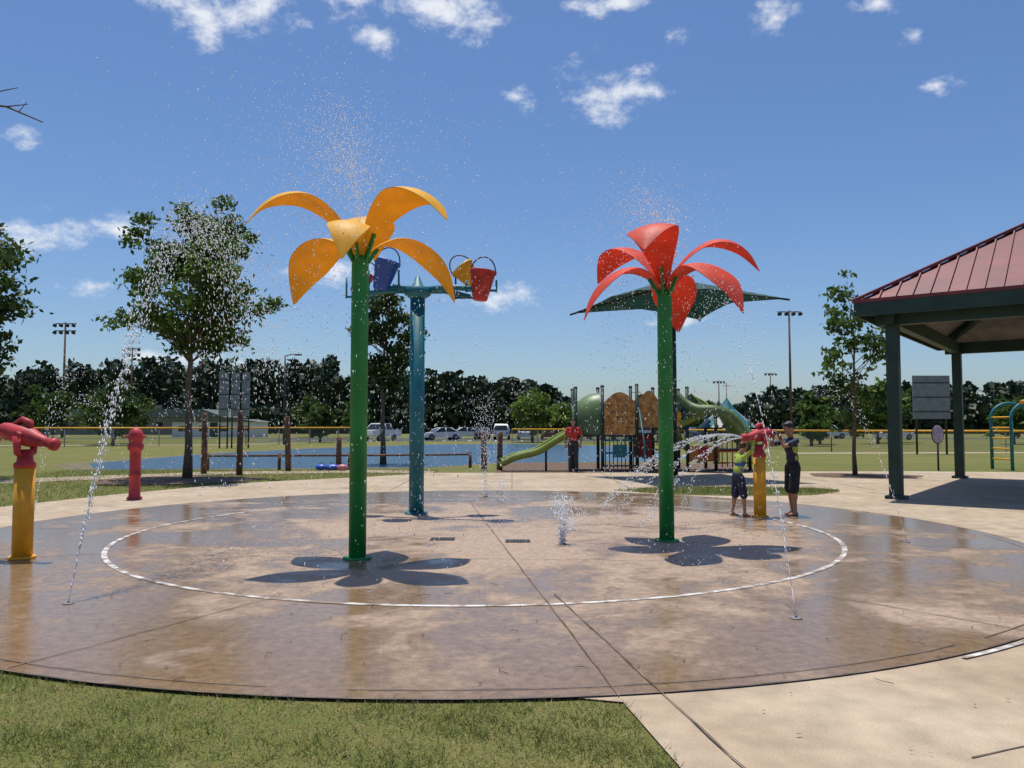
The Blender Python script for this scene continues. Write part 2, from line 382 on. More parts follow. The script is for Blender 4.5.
bk=[(-2.32,14.3,4.32,.25,'bluep',1.05),(-2.85,14.9,4.3,.5,'redp',.85),(-.80,15.0,4.42,-.7,'yellowp',1.0),(-.55,14.2,4.12,.12,'redp',1.05)]
for bx,by,bz,t,mt,s_ in bk:
    g.tube([(x,y,4.08),((x+bx)/2,(y+by)/2,4.12),(bx,by,4.05)],[.06,.055,.045],'teal',10)
    g.tube([(bx-.27,by,4.0),(bx-.27,by,bz+.1)],.018,'teal',8); g.tube([(bx+.27,by,4.0),(bx+.27,by,bz+.1)],.018,'teal',8)
    g.tube([(bx-.27,by,4.03),(bx+.27,by,4.03)],.022,'teal',8)
    bucket((bx,by,bz),t,(0,1,0),mt,s_)
g.obj('dumping_bucket_water_feature')

# ---------------------------------------------------------------- cannons
def cannon(x,y,az,el,name='water_cannon',S=1.0,hpost=1.12):
    g=B()
    g.tube([(x,y,.017),(x,y,.05)],.15*S,'yellowp',20); g.tube([(x,y,.03),(x,y,hpost)],.112*S,'yellowp',24)
    g.tube([(x,y,hpost-.02),(x,y,hpost+.03),(x,y,hpost+.06),(x,y,hpost+.2)],[.12*S,.12*S,.09*S,.08*S],'redp',20)
    d=Vector((math.cos(az)*math.cos(el),math.sin(az)*math.cos(el),math.sin(el))); sd=Vector((-math.sin(az),math.cos(az),0)); u=d.cross(sd)*1
    c=Vector((x,y,hpost+.36))
    for s_ in(-1,1): g.tube([Vector((x,y,hpost+.1)),Vector((x,y,hpost+.16))+sd*.12*s_,c+sd*.13*s_],[.04,.04,.05],'redp',10)
    g.tube([c-sd*.16,c+sd*.16],.055,'redp',14)
    prof=[(-.38,.02),(-.37,.06),(-.33,.085),(-.22,.105),(-.05,.125),(.08,.115),(.16,.085),(.28,.062),(.38,.055),(.385,.075),(.44,.075),(.45,.045),(.46,.04)]
    g.tube([c+d*(p[0]*S) for p in prof],[p[1]*S for p in prof],'redp',22)
    g.tube([c+d*.05+u*.08,c+d*.02+u*.17,c-d*.1+u*.18,c-d*.2+u*.1],[.03,.04,.04,.025],'redp',10)
    hb=c-d*.33
    g.tube([hb-sd*.2,hb+sd*.2],.018,'dark',8)
    for s_ in(-1,1): g.tube([hb+sd*.2*s_,hb+sd*.2*s_-d*.02-Vector((0,0,.12))],[.02,.02],'redp',8)
    g.obj(name); return c,d,hb,sd
cL=cannon(-5.86,9.62,rad(-12),rad(-14))
cR=cannon(4.33,14.0,rad(215),rad(-6),S=.95,hpost=1.08)

# red bollard sprayer
g=B(); x,y=-8.2,17.4
pr=[(.16,.012),(.16,.05),(.12,.08),(.115,.5),(.13,.52),(.13,.56),(.115,.58),(.115,1.05),(.16,1.1),(.17,1.18),(.13,1.24),(.15,1.3),(.15,1.42),(.12,1.5),(.06,1.56),(.02,1.58)]
g.tube([(x,y,p[1]) for p in pr],[p[0] for p in pr],'redp',20)
for k in range(4):
    a=rad(20+90*k); g.tube([(x+.1*math.cos(a),y+.1*math.sin(a),1.36),(x+.2*math.cos(a),y+.2*math.sin(a),1.38)],[.04,.03],'redp',8)
g.obj('red_spray_bollard')

# ---------------------------------------------------------------- pavilion
C0=Vector((7.54,17.4,0)); A_=Vector((.607,.795,0)); B_=Vector((.795,-.607,0))
LA,LB=10.0,15.0; ZE=4.32; SL=.62
def PV(a,b,z): return C0+A_*a+B_*b+Vector((0,0,z))
pav=bpy.data.objects.new('picnic_pavilion',None); sc.collection.objects.link(pav)
def child(o,p=pav): o.parent=p; return o
g=B(); h=LA/2; zt=ZE+SL*h
for dz,mt in((0,'roofred'),(-.14,'ceil')):
    v=[PV(0,0,ZE+dz),PV(LA,0,ZE+dz),PV(LA,LB,ZE+dz),PV(0,LB,ZE+dz),PV(h,h,zt+dz),PV(h,LB-h,zt+dz)]
    g.add(v,[[0,4,5,3],[0,1,4],[1,2,5,4],[2,3,5]],mt)
def seam(p,q): 
    g.beam(Vector(p)+Vector((0,0,.025)),Vector(q)+Vector((0,0,.025)),.03,.05,'roofred')
b_=.15
while b_<LB:
    e_=min(h,b_,LB-b_)
    if e_>.1: seam(PV(0,b_,ZE),PV(e_,b_,ZE+SL*e_)); seam(PV(LA,b_,ZE),PV(LA-e_,b_,ZE+SL*e_))
    b_+=.33
a_=.15
while a_<LA:
    e_=min(h,a_,LA-a_)
    if e_>.1: seam(PV(a_,0,ZE),PV(a_,e_,ZE+SL*e_)); seam(PV(a_,LB,ZE),PV(a_,LB-e_,ZE+SL*e_))
    a_+=.33
for p,q in((PV(0,0,ZE),PV(h,h,zt)),(PV(LA,0,ZE),PV(h,h,zt)),(PV(0,LB,ZE),PV(h,LB-h,zt)),(PV(h,h,zt),PV(h,LB-h,zt))):
    g.beam(p+Vector((0,0,.05)),q+Vector((0,0,.05)),.16,.06,'roofred')
child(g.obj('roof'))
g=B(); cs=[(0,0),(LA,0),(LA,LB),(0,LB)]
for i in range(4):
    p=PV(*cs[i],ZE);q=PV(*cs[(i+1)%4],ZE)
    g.beam(p+Vector((0,0,-.17)),q+Vector((0,0,-.17)),.05,.3,'dkgreen'); g.beam(p+Vector((0,0,.01)),q+Vector((0,0,.01)),.09,.07,'roofred')
child(g.obj('fascia'))
g=B(); ins=.62; cols=[(ins,.62),(LA-ins-.1,.62),(ins,5.4),(LA-ins,5.4),(ins,10),(LA-ins,10),(ins,LB-ins),(LA-ins,LB-ins)]
for a,b2 in cols:
    p=PV(a,b2,0); Rm=Matrix((A_,B_,Vector((0,0,1)))).transposed()
    g.box((p.x,p.y,2.0),(.25,.25,3.98),'dkgreen',Rm); g.box((p.x,p.y,.05),(.40,.40,.07),'dkgreen',Rm)
child(g.obj('columns'))
g=B(); zb=3.99
for i in(ins,LA-ins): g.beam(PV(i,.3,zb),PV(i,LB-.3,zb),.22,.34,'dkgreen')
for j in(.62,5.4,10,LB-.62): g.beam(PV(.3,j,zb-.004),PV(LA-.3,j,zb-.004),.2,.33,'dkgreen')
for p,q in((PV(.3,.3,ZE-.02),PV(h,h,zt-.32)),(PV(LA-.3,.3,ZE-.02),PV(h,h,zt-.32)),(PV(.3,LB-.3,ZE-.02),PV(h,LB-h,zt-.32)),(PV(LA-.3,LB-.3,ZE-.02),PV(h,LB-h,zt-.32))): g.beam(p,q,.2,.3,'dkgreen')
for j in(5.4,7.5,10): g.beam(PV(.1,j,ZE-.2),PV(h,j,zt-.3),.12,.2,'dkgreen'); g.beam(PV(LA-.1,j,ZE-.2),PV(h,j,zt-.3),.12,.2,'dkgreen')
child(g.obj('beams'))
def table(a,b2):
    g=B(); p=PV(a,b2,0)
    Rm=Matrix((A_,B_,Vector((0,0,1)))).transposed()
    def bx(l,s,mt): q=p+Rm@Vector(l); g.box(q,s,mt,Rm)
    for i in range(5): bx((0,-.3+i*.15,.76),(1.8,.14,.04),'grey')
    for s_ in(-1,1):
        for k in range(2): bx((0,s_*(.66+k*.13),.45),(1.8,.12,.04),'grey')
    for s_ in(-1,1):
        g.beam(p+Rm@Vector((s_*.6,-.65,.03)),p+Rm@Vector((s_*.6,-.2,.74)),.06,.06,'dkgreen'); g.beam(p+Rm@Vector((s_*.6,.65,.03)),p+Rm@Vector((s_*.6,.2,.74)),.06,.06,'dkgreen')
        g.beam(p+Rm@Vector((s_*.6,-.78,.41)),p+Rm@Vector((s_*.6,.78,.41)),.05,.05,'dkgreen')
    g.obj('picnic_table')
table(5,7.5); table(2.6,10.5)

# ---------------------------------------------------------------- playground
ps=bpy.data.objects.new('playground_structure',None); sc.collection.objects.link(ps)
PY=28.2
g=B()
for xx,top in((2.25,2.95),(3.2,3.0),(4.42,3.05),(5.25,3.0),(6.2,2.95),(7.2,1.9),(8.4,1.9)):
    for yy in(PY,PY+1.5): g.tube([(xx,yy,0),(xx,yy,top)],.06,'dkgreen',10); g.ell((xx,yy,top),(.075,.075,.06),'dkgreen',seg=8,ring=6)
child(g.obj('posts'),ps)
g=B()
for x0,x1,z in((2.25,3.2,1.25),(3.2,4.42,1.25),(4.42,5.25,1.5),(5.25,6.2,1.5)): g.box(((x0+x1)/2,PY+.75,z),(x1-x0-.06,1.45,.08),'dark')
child(g.obj('decks'),ps)
def archpanel(x0,x1,z0,z1,yy,mt,bars=False):
    n=14; w=x1-x0; top=[(x0+w*i/n, z1-.35+.35*math.sin(math.pi*i/n)) for i in range(n+1)]
    prof=[(x0,z0)]+top+[(x1,z0)]
    g.prism(prof,yy,yy+.04,mt)
g=B()
archpanel(3.27,4.35,1.3,2.8,PY-.03,'tan'); archpanel(4.5,5.18,1.55,2.85,PY-.03,'tan'); archpanel(4.5,5.18,1.55,2.8,PY+1.5,'tan'); archpanel(3.27,4.35,1.3,2.6,PY+1.5,'tan')
for i in range(6): 
    for k in range(5): g.tube([(3.4+i*.165,PY-.06,1.5+k*.2),(3.4+i*.165,PY-.03,1.5+k*.2)],.03,'orange' if (i+k)%2 else 'wood',8)
g.box((3.8,PY-.05,.72),(.5,.05,.45),'teal'); g.box((4.83,PY+1.4,.9),(.7,.05,.9),'redp'); g.box((5.72,PY-.04,1.85),(.5,.04,.5),'yellowp')
child(g.obj('arched_panels'),ps)
g=B()
for i in range(8): g.tube([(3.3+i*.14,PY-.02,.1),(3.3+i*.14,PY-.02,1.2)],.018,'teal',6)
for k in range(3): g.tube([(3.25,PY-.02,.2+k*.45),(4.38,PY-.02,.2+k*.45)],.03,'teal',6)
for i in range(6): g.tube([(5.3+i*.16,PY-.02,1.55),(5.3+i*.16,PY-.02,2.3)],.018,'teal',6)
g.tube([(5.25,PY-.02,2.3),(6.2,PY-.02,2.3)],.03,'teal',6)
for k in range(5): g.box((4.83,PY-.25-.22*(4-k),.25+.27*k),(.75,.24,.05),'dark')
for s_ in(4.47,5.2): g.tube([(s_,PY-1.3,.1),(s_,PY-1.25,1.0),(s_,PY-.1,2.3)],.025,'teal',8)
child(g.obj('stairs_and_railings'),ps)
def ribbon(g,path,w,mt,side=.22):
    prof=[(-w/2,side),(-w/2-.03,side+.02),(-w/2+.02,.02),(-w/4,-.03),(w/4,-.03),(w/2-.02,.02),(w/2+.03,side+.02),(w/2,side)]
    vs=[];fs=[];n=len(prof)
    pts=[Vector(p) for p in path]
    for i,p in enumerate(pts):
        d=(pts[min(i+1,len(pts)-1)]-pts[max(i-1,0)]).normalized(); sd=d.cross(Vector((0,0,1))).normalized(); u=sd.cross(d)
        for a,b2 in prof: vs.append(p+sd*a+u*b2)
    for i in range(len(pts)-1):
        for j in range(n-1): fs.append([i*n+j,i*n+j+1,(i+1)*n+j+1,(i+1)*n+j])
    g.add(vs,fs,mt,True)
g=B()
sp=[]
for i in range(25):
    t=i/24; xx=2.3-2.7*t; z=1.35-1.2*(t**.85)+.10*math.sin(t*3.14*3)*.6
    sp.append((xx,PY+.3-.3*t,max(.22,z)))
ribbon(g,sp,.6,'lime'); 
vs=[];fs=[]
for s_ in range(9):
    t=s_/8; xx=2.15+1.0*t; sc_=1-.35*(1-t)**2
    for i in range(13):
        a=math.pi*i/12; vs.append((xx,PY+.75-.72*math.cos(a)*sc_,1.3+(1.5*sc_)*math.sin(a)**.7))
for s_ in range(8):
    for i in range(12): fs.append([s_*13+i,s_*13+i+1,(s_+1)*13+i+1,(s_+1)*13+i])
g.add(vs,fs,'olive',True)
g.tube([(1.2,PY,0),(1.2,PY,.85)],.04,'dkgreen',8)
child(g.obj('slide'),ps)
g=B(); sp=[]
for i in range(31):
    t=i/30; sp.append((6.0+2.4*t,PY+.2-.7*math.sin(t*3.1),2.55-1.55*t-.28*math.sin(t*9)*(.6)))
ribbon(g,sp,.75,'olive',.3)
sp=[(6.3+.5*math.cos(a),PY+.6+.5*math.sin(a),.3+a*.3) for a in [i*.3 for i in range(26)]]
ribbon(g,sp,.5,'lime',.2)
child(g.obj('wave_slide'),ps)
g=B(); hx=7.8
n=16
for k in range(n):
    a0=2*math.pi*k/n;a1=2*math.pi*(k+1)/n
    g.add([(hx+1.05*math.cos(a0),PY+.75+1.05*math.sin(a0),1.55),(hx+1.05*math.cos(a1),PY+.75+1.05*math.sin(a1),1.55),(hx+.3*math.cos(a1),PY+.75+.3*math.sin(a1),2.2),(hx+.3*math.cos(a0),PY+.75+.3*math.sin(a0),2.2)],[[0,1,2,3]],'teal' if k%2 else 'grey')
    g.add([(hx+.3*math.cos(a0),PY+.75+.3*math.sin(a0),2.2),(hx+.3*math.cos(a1),PY+.75+.3*math.sin(a1),2.2),(hx,PY+.75,2.65)],[[0,1,2]],'teal')
g.box((7.8,PY+.75,.75),(1.3,1.3,.07),'dark')
for i in range(7): g.tube([(7.25+i*.18,PY+.05,.15),(7.25+i*.18,PY+.05,1.2)],.02,'redp',6)
for k in range(3): g.tube([(7.1,PY+.03,.3+.4*k),(8.5,PY+.03,.3+.4*k)],.03,'orange',6)
g.box((6.8,PY+.1,.62),(1.1,.05,.55),'orange'); g.ell((6.8,PY+.02,.65),(.2,.05,.2),'redp')
child(g.obj('playhouse'),ps)

# shade umbrella
g=B(); ux,uy=5.0,24.6; n=24; vs=[];fs=[]; ro=rad(18); hs=2.45
for i in range(n+1):
    for j in range(n+1):
        u=i/n*2-1;v=j/n*2-1
        X=u*(1-.14*(1-v*v))*hs; Y=v*(1-.14*(1-u*u))*hs
        mxx=max(abs(u),abs(v)); z=6.18-.66*mxx**1.0-.22*(abs(u*v))**1.0
        vs.append((ux+X*math.cos(ro)-Y*math.sin(ro),uy+X*math.sin(ro)+Y*math.cos(ro),z))
for i in range(n):
    for j in range(n): o=i*(n+1)+j; fs.append([o,o+n+1,o+n+2,o+1])
g.add(vs,fs,'canopy',True)
g.tube([(ux,uy,.01),(ux,uy,6.05)],[.11,.08],'dkgreen',16); g.tube([(ux,uy,.012),(ux,uy,.05)],.2,'dkgreen',16)
for i,j in((0,0),(0,n),(n,0),(n,n)):
    p=Vector(vs[i*(n+1)+j]); g.tube([(ux,uy,6.0),p-Vector((0,0,.03))],[.04,.03],'dkgreen',8)
g.obj('shade_umbrella')

# arch at right
g=B(); x,y=17.9,28.6
for dy,mt in((0,'teal'),(1.2,'teal')):
    g.tube([(x,y+dy,0),(x,y+dy,1.9)]+[(x+.7-.7*math.cos(t),y+dy,1.9+.55*math.sin(t)) for t in [math.pi*i/10 for i in range(11)]]+[(x+1.4,y+dy,0)],.06,mt,8)
g.tube([(x+.3,y-.1,2.45),(x+1.2,y+.1,2.62),(x+2.6,y+.2,2.5)],.07,'yellowp',8)
for k in range(5): g.tube([(x,y,.4+.38*k),(x,y+1.2,.4+.38*k)],.03,'yellowp',8)
g.obj('climbing_arch')

# signs
def sign_panel(x,y,w,z0,z1,name,mt='grey'):
    g=B(); g.box((x,y,(z0+z1)/2),(w,.06,z1-z0),mt); 
    for s_ in(-1,1): g.tube([(x+s_*w*.4,y+.08,0),(x+s_*w*.4,y+.08,z1-.05)],.06,'dark',8)
    for k in range(3): g.box((x,y-.045,z0+(z1-z0)*(k+.5)/3),(w,.03,.06),'dark')
    g.obj(name)
sign_panel(23.7,45,2.1,2.0,4.45,'scoreboard')
for xx,w in((-21.0,.7),(-20.15,.6),(-19.4,.55)): sign_panel(xx,58,w,2.3,5.5,'display_board','grey')
g=B(); g.tube([(15.25,28.6,0),(15.25,28.6,1.2)],.035,'dark',8); g.ell((15.25,28.58,1.3),(.2,.03,.32),pm('sign_purple',(.35,.3,.42),.5,.3,9)); g.ell((15.25,28.6,1.3),(.23,.025,.35),'dark'); g.obj('information_sign')

# fence posts near shore
rw=random.Random(12)
for x,y,hh in((-10.4,27.0,2.05),(-9.0,26.4,2.1),(-8.0,28.6,1.95),(-1.0,28.7,1.4),(-.45,28.9,1.4),(-6.4,29.5,1.2)):
    g=B(); dx,dy=rw.uniform(-.06,.06),rw.uniform(-.05,.05)
    g.tube([(x,y,0),(x+dx*.5,y+dy*.5,hh*.5),(x+dx,y+dy,hh-.03),(x+dx,y+dy,hh)],[.11,.10,.095,.07],'wood',10); g.obj('timber_post')
g=B(); pts=[(-11,28.9),(-8.5,29.2),(-6,29.5),(-3.6,29.8),(-1.6,30.6)]
for i,p in enumerate(pts):
    g.tube([(*p,0),(*p,.62)],.06,'wood',8)
    if i: g.tube([(*pts[i-1],.52),(*p,.52)],.04,'wood',6); 
g.obj('low_rail_fence')
g=B()
for x,y,mt,s_ in((-6.5,28.9,'bluep',.3),(-6.1,28.8,M['pink'],.22),(-6.9,28.95,'bluep',.22)):
    g.ell((x,y,.11),(s_,.18,.12),mt); g.tube([(x-.1,y,.2),(x,y,.3),(x+.1,y,.2)],.012,'dark',6)
g.obj('beach_bags')

# ---------------------------------------------------------------- ball field fence
def yfence(name,pts,hh):
    g=B()
    for i in range(len(pts)-1):
        p=Vector((*pts[i],0));q=Vector((*pts[i+1],0)); n=max(1,int((q-p).length/3))
        g.add([p+Vector((0,0,.02)),q+Vector((0,0,.02)),q+Vector((0,0,hh-.05)),p+Vector((0,0,hh-.05))],[[0,1,2,3]],'chain')
        g.tube([p+Vector((0,0,hh)),q+Vector((0,0,hh))],.06,'yellowp',6)
        for k in range(n+1): c=p.lerp(q,k/n); g.tube([c,c+Vector((0,0,hh-.05))],.035,'grey',6)
    g.obj(name)
yfence('outfield_fence',[(-60,52),(-40,58),(-22,66),(-14,76)],1.45)
yfence('outfield_fence',[(0,76),(12,66),(20,50),(40,47),(70,52)],1.3)

# light poles
def flood(x,y,hh,name='floodlight_pole',arms=2,nl=4):
    g=B(); g.tube([(x,y,0),(x,y,hh)],[.2,.11],'wood',10)
    for k in range(arms):
        z=hh-.2-k*1.0; g.box((x,y,z),(3.0,.12,.12),'dark')
        for i in range(nl):
            xx=x-1.3+2.6*i/(nl-1); g.tube([(xx,y-.1,z-.05),(xx,y-.35,z-.35)],[.14,.3],'dark',10); g.box((xx,y-.05,z-.1),(.08,.15,.25),'grey')
    g.obj(name)
flood(-62,110,16); flood(-67,140,15.5); flood(35,100,16.2,arms=1); flood(128,200,13); flood(65,200,15,arms=1); flood(52,200,13,arms=1)
def street(x,y,hh):
    g=B(); g.tube([(x,y,0),(x,y,hh)],[.12,.07],'dark',8); g.tube([(x,y,hh-.05),(x+.5,y,hh+.1),(x+1,y,hh+.1)],.045,'dark',6); g.box((x+1.15,y,hh+.07),(.6,.25,.12),'dark'); g.obj('street_lamp')
street(-20,70,7.8)
for x,y,hh in((28,180,10),(62,230,14),(3,190,11),(75,160,9)):
    g=B(); g.tube([(x,y,0),(x,y,hh)],[.17,.1],'wood',8); g.box((x,y,hh-.8),(2.2,.12,.12),'wood'); 
    for s_ in(-.9,0,.9): g.tube([(x+s_,y,hh-.75),(x+s_,y,hh-.45)],.06,'grey',6)
    g.obj('utility_pole')

# buildings
def building(name,x,y,w,d,hh,rh,mtw,mtr):
    e=bpy.data.objects.new(name,None); sc.collection.objects.link(e)
    g=B(); g.box((x,y,hh/2),(w,d,hh),mtw); child(g.obj('walls'),e)
    g=B(); o=.5
    g.prism([(x-w/2-o,hh+.01),(x+w/2+o,hh+.01),(x+w/2-d*.3,hh+rh),(x-w/2+d*.3,hh+rh)],y-d/2-o,y+d/2+o,mtr); child(g.obj('roof'),e)
    g=B(); n=int(w/3)
    for i in range(n): g.box((x-w/2+1.5+i*3,y-d/2-.003,hh*.55),(1.2,.06,hh*.35),'glass')
    child(g.obj('windows'),e)
    g=B(); g.box((x,y-d/2-.004,1.05),(1.1,.07,2.1),'dark'); child(g.obj('door'),e)
building('brick_building',-70,152,34,12,3.2,1.5,'brick','roofgrey')
building('white_concession_building',-43,118,12,6,2.2,.4,'white','roofgrey')

# cars
carcols=[(.7,.7,.7),(.75,.75,.74),(.03,.03,.035),(.7,.71,.72),(.25,.02,.02),(.2,.22,.25),(.72,.72,.7),(.05,.08,.15),(.4,.4,.4)]
def car(name,x,y,ang,col,kind):
    mt=pm('car_paint',col,.25,.03,1,coat=.5); g=B(); R_=Matrix.Rotation(ang,3,'Z'); o=Vector((x,y,.012))
    T=lambda p:o+R_@p
    if kind=='suv':
        body=[(-2.3,.35),(2.3,.35),(2.35,.6),(2.3,.95),(1.2,1.08),(-2.3,1.08),(-2.35,.7)]; cab=[(1.15,1.08),(.5,1.68),(-1.9,1.72),(-2.25,1.08)]; roof=[(.5,1.68),(.35,1.76),(-1.8,1.8),(-1.9,1.72)]
    elif kind=='truck':
        body=[(-2.8,.45),(2.7,.45),(2.75,.7),(2.65,1.1),(1.5,1.2),(-2.8,1.2)]; cab=[(1.4,1.2),(.8,1.8),(-.8,1.84),(-1.1,1.2)]; roof=[(.8,1.8),(.65,1.88),(-.75,1.9),(-.8,1.84)]
    else:
        body=[(-2.2,.3),(2.2,.3),(2.25,.5),(2.15,.75),(1.1,.9),(-1.8,.95),(-2.2,.85)]; cab=[(1.1,.9),(.35,1.36),(-.9,1.4),(-1.7,.94)]; roof=[(.35,1.36),(.2,1.42),(-.8,1.45),(-.9,1.4)]
    g.prism(body,-.9,.9,mt,T); 
    n=len(cab); vs=[]; 
    for s_ in(-1,1):
        for p in cab: vs.append(T(Vector((p[0],s_*(.86 if p[1]<1.25 and p[1]<cab[1][1]-.1 else .68),p[1]))))
    g.add(vs,[[i,(i+1)%n,n+(i+1)%n,n+i] for i in range(n)]+[list(range(n))[::-1],list(range(n,2*n))],'glass')
    g.prism(roof,-.7,.7,mt,T)
    for s_ in(-1,1):
        g.tube([T(Vector((cab[0][0],s_*.87,cab[0][1]))),T(Vector((cab[1][0],s_*.69,cab[1][1])))],.045,mt,6); g.tube([T(Vector((cab[3][0],s_*.87,cab[3][1]))),T(Vector((cab[2][0],s_*.69,cab[2][1])))],.06,mt,6)
        xm=(cab[0][0]+cab[3][0])/2; g.tube([T(Vector((xm,s_*.875,cab[0][1]))),T(Vector((xm,s_*.70,cab[1][1])))],.05,mt,6)
        for wx in(-1.4,1.4):
            g.tube([T(Vector((wx,s_*.72,.34))),T(Vector((wx,s_*.93,.34)))],.35,'black',16); g.tube([T(Vector((wx,s_*.92,.34))),T(Vector((wx,s_*.945,.34)))],.2,'grey',12)
        fx=body[3][0]; g.box(T(Vector((fx-.02,s_*.65,.78))),(.1,.35,.14),'white',R_); g.box(T(Vector((body[0][0]-.01,s_*.72,.8))),(.1,.2,.2),'redp',R_)
    g.obj(name)
car('pickup_truck',-14.2,86,rad(245),carcols[0],'truck'); car('parked_car',-8.0,90,rad(205),carcols[1],'sedan')
car('parked_car',-3.6,96,rad(95),carcols[2],'sedan')
for i,(x,y,a,k,c) in enumerate([(-5.4,100,10,'sedan',6),(-1.2,95,88,'suv',3),(1.6,95,92,'sedan',0),(4.4,95,90,'sedan',4),(7.2,95,90,'suv',5),(10,95,91,'sedan',6),(12.9,95,89,'sedan',2),(15.6,95,90,'truck',3),(18.5,95,90,'suv',8),(22,96,90,'sedan',7),(-18,101,5,'sedan',8),(40,101,0,'suv',6),(44,92,20,'sedan',3),(-55,90,0,'sedan',2)]):
    car({'sedan':'parked_car','suv':'parked_suv','truck':'pickup_truck'}[k],x,y,rad(a),carcols[c],k)

# ---------------------------------------------------------------- vegetation
def leaves(g,cent,size,rng,mt,elong=1.6):
    n=len(cent); d=rng.normal(size=(n,3)); d/=np.linalg.norm(d,axis=1)[:,None]
    e=rng.normal(size=(n,3)); e-= (e*d).sum(1)[:,None]*d; e/=np.linalg.norm(e,axis=1)[:,None]
    s=size*rng.uniform(.6,1.3,size=(n,1))
    a=cent+d*s*elong*.5; b=cent+e*s*.4; c=cent-d*s*elong*.5; q=cent-e*s*.4
    v=np.stack([a,b,c,q],1).reshape(-1,3)
    o=len(g.v); g.v.extend(map(tuple,v.tolist())); k=g.mi(mt)
    g.f.extend((np.arange(n)[:,None]*4+np.arange(4)+o).tolist()); g.m.extend([k]*n); g.s.extend([False]*n)
def tree(name,x,y,H,cz,rx,rz,nl,ls,tr,seed,mt,nc=40,cr=.5,low=.3,lean=(0,0),cdx=0):
    r_=random.Random(seed); rng=np.random.default_rng(seed); g=B()
    tp=[];n=9
    for i in range(n):
        t=i/(n-1); tp.append(Vector((x+lean[0]*t+cdx*t+r_.uniform(-.1,.1)*(.3+t)*min(1,t*5),y+lean[1]*t+r_.uniform(-.1,.1)*t,H*.86*t)))
    g.tube(tp,[tr*(1.25 if i==0 else 1)*(1-.85*i/(n-1)) for i in range(n)],'bark',10)
    c0=Vector((x+cdx,y,cz)); allc=[]
    for i in range(nc):
        while 1:
            q=Vector((r_.uniform(-1,1),r_.uniform(-1,1),r_.uniform(-1,1)))
            if .25<q.length<1: break
        q=q*(q.length**-.25)
        if q.length>1.05:q.normalize()
        wob=1+.22*math.sin(3*math.atan2(q.y,q.x)+seed)+.12*r_.uniform(-1,1)
        c=c0+Vector((q.x*rx*wob,q.y*rx*wob,q.z*rz))
        hd=math.hypot(c.x-x-cdx,c.y-y)
        hz=min(H*.82,max(H*low*.9,c.z-.75*hd-.2)); ti=hz/(H*.86)*(n-1); i0=min(int(ti),n-2)
        p=tp[i0].lerp(tp[i0+1],ti-i0); mid=(p+c)/2+Vector((r_.uniform(-.15,.15),r_.uniform(-.15,.15),-.12*hd+r_.uniform(-.1,.15)))
        rb=tr*.34*(1-.6*hz/H)
        g.tube([p,mid,c],[rb,rb*.6,rb*.15],'bark',5,caps=False)
        for k in range(3):
            e_=c+Vector((r_.gauss(0,cr*.7),r_.gauss(0,cr*.7),r_.gauss(0,cr*.5))); s0=mid.lerp(c,r_.uniform(.2,.9)); g.tube([s0,e_],[rb*.3,rb*.08],'bark',4,caps=False)
            allc.append((e_,cr*.6))
        allc.append((c,cr))
    ws=[r_.uniform(.3,1.4) for _ in allc]; tot=sum(ws)
    for (c,s_),w in zip(allc,ws):
        k=int(nl*w/tot)+1; P=rng.normal(size=(k,3))*np.array([s_,s_,s_*.6])*.6+np.array(c); leaves(g,P,ls,rng,mt)
    return g.obj(name)
tree('shade_tree',-9.9,24.4,8.4,6.0,1.95,2.3,14000,.12,.13,11,'leafA',nc=44,cr=.5,low=.35)
tree('shade_tree',-18.0,24.0,9.4,5.9,2.9,3.2,16000,.15,.2,21,'leafB',nc=62,cr=.6,low=.3)
tree('shade_tree',-5.4,33.5,7.6,5.2,1.1,2.2,7000,.15,.12,31,'leafB',nc=34,cr=.4,low=.35)
tree('young_maple_tree',11.15,26.0,6.9,4.1,.85,2.7,2300,.12,.07,41,'leafA',nc=40,cr=.28,low=.2)
tree('oak_tree',-6.9,5.7,7.0,5.6,1.5,1.3,3500,.14,.16,51,'leafB',nc=24,cr=.4,low=.4)
mids=[(-33,66,5.2,2.6,'leafB'),(-36,72,4.6,2.4,'leafA'),(2.0,78,5.0,2.2,'leafC'),(4.6,80,4.2,2.0,'leafC'),(27,70,4.6,1.8,'leafB'),(33,72,5.4,2.4,'leafA'),(37,78,5.2,2.6,'leafB'),(24,64,3.4,1.5,'leafA'),(49,75,4.5,2.2,'leafB'),(-46,80,5,2.6,'leafB'),(44,70,4.2,2.0,'leafA'),(-19,79,3.6,1.4,'leafB'),(20,80,4.4,1.6,'leafB'),(-52,110,6,3,'leafB'),(-28,112,5.5,3,'leafB'),(-22,110,5,2.6,'leafB')]
for i,(x,y,h,w,mt) in enumerate(mids):
    tree('ornamental_tree',x,y,h,h*.58,w*.75,h*.38,1200,.36,.12,100+i,mt,nc=22,cr=w*.28,low=.25)
o=bpy.data.objects['oak_tree']
g=B(); g.tube([(-6.9,5.7,3.7),(-5.6,5.9,4.0),(-4.5,6.0,4.12),(-3.9,6.02,4.06),(-3.62,6.03,3.94)],[.05,.03,.014,.008,.004],'bark',6)
g.tube([(-4.2,6.01,4.1),(-3.95,6.0,4.17),(-3.8,6,4.2)],[.008,.005,.003],'bark',5); g.tube([(-3.9,6.02,4.06),(-3.72,6.0,4.07)],[.006,.003],'bark',5); g.tube([(-3.8,6.02,4.02),(-3.74,6.02,4.1)],[.004,.002],'bark',5)
q=g.obj('bare_limb'); q.parent=o
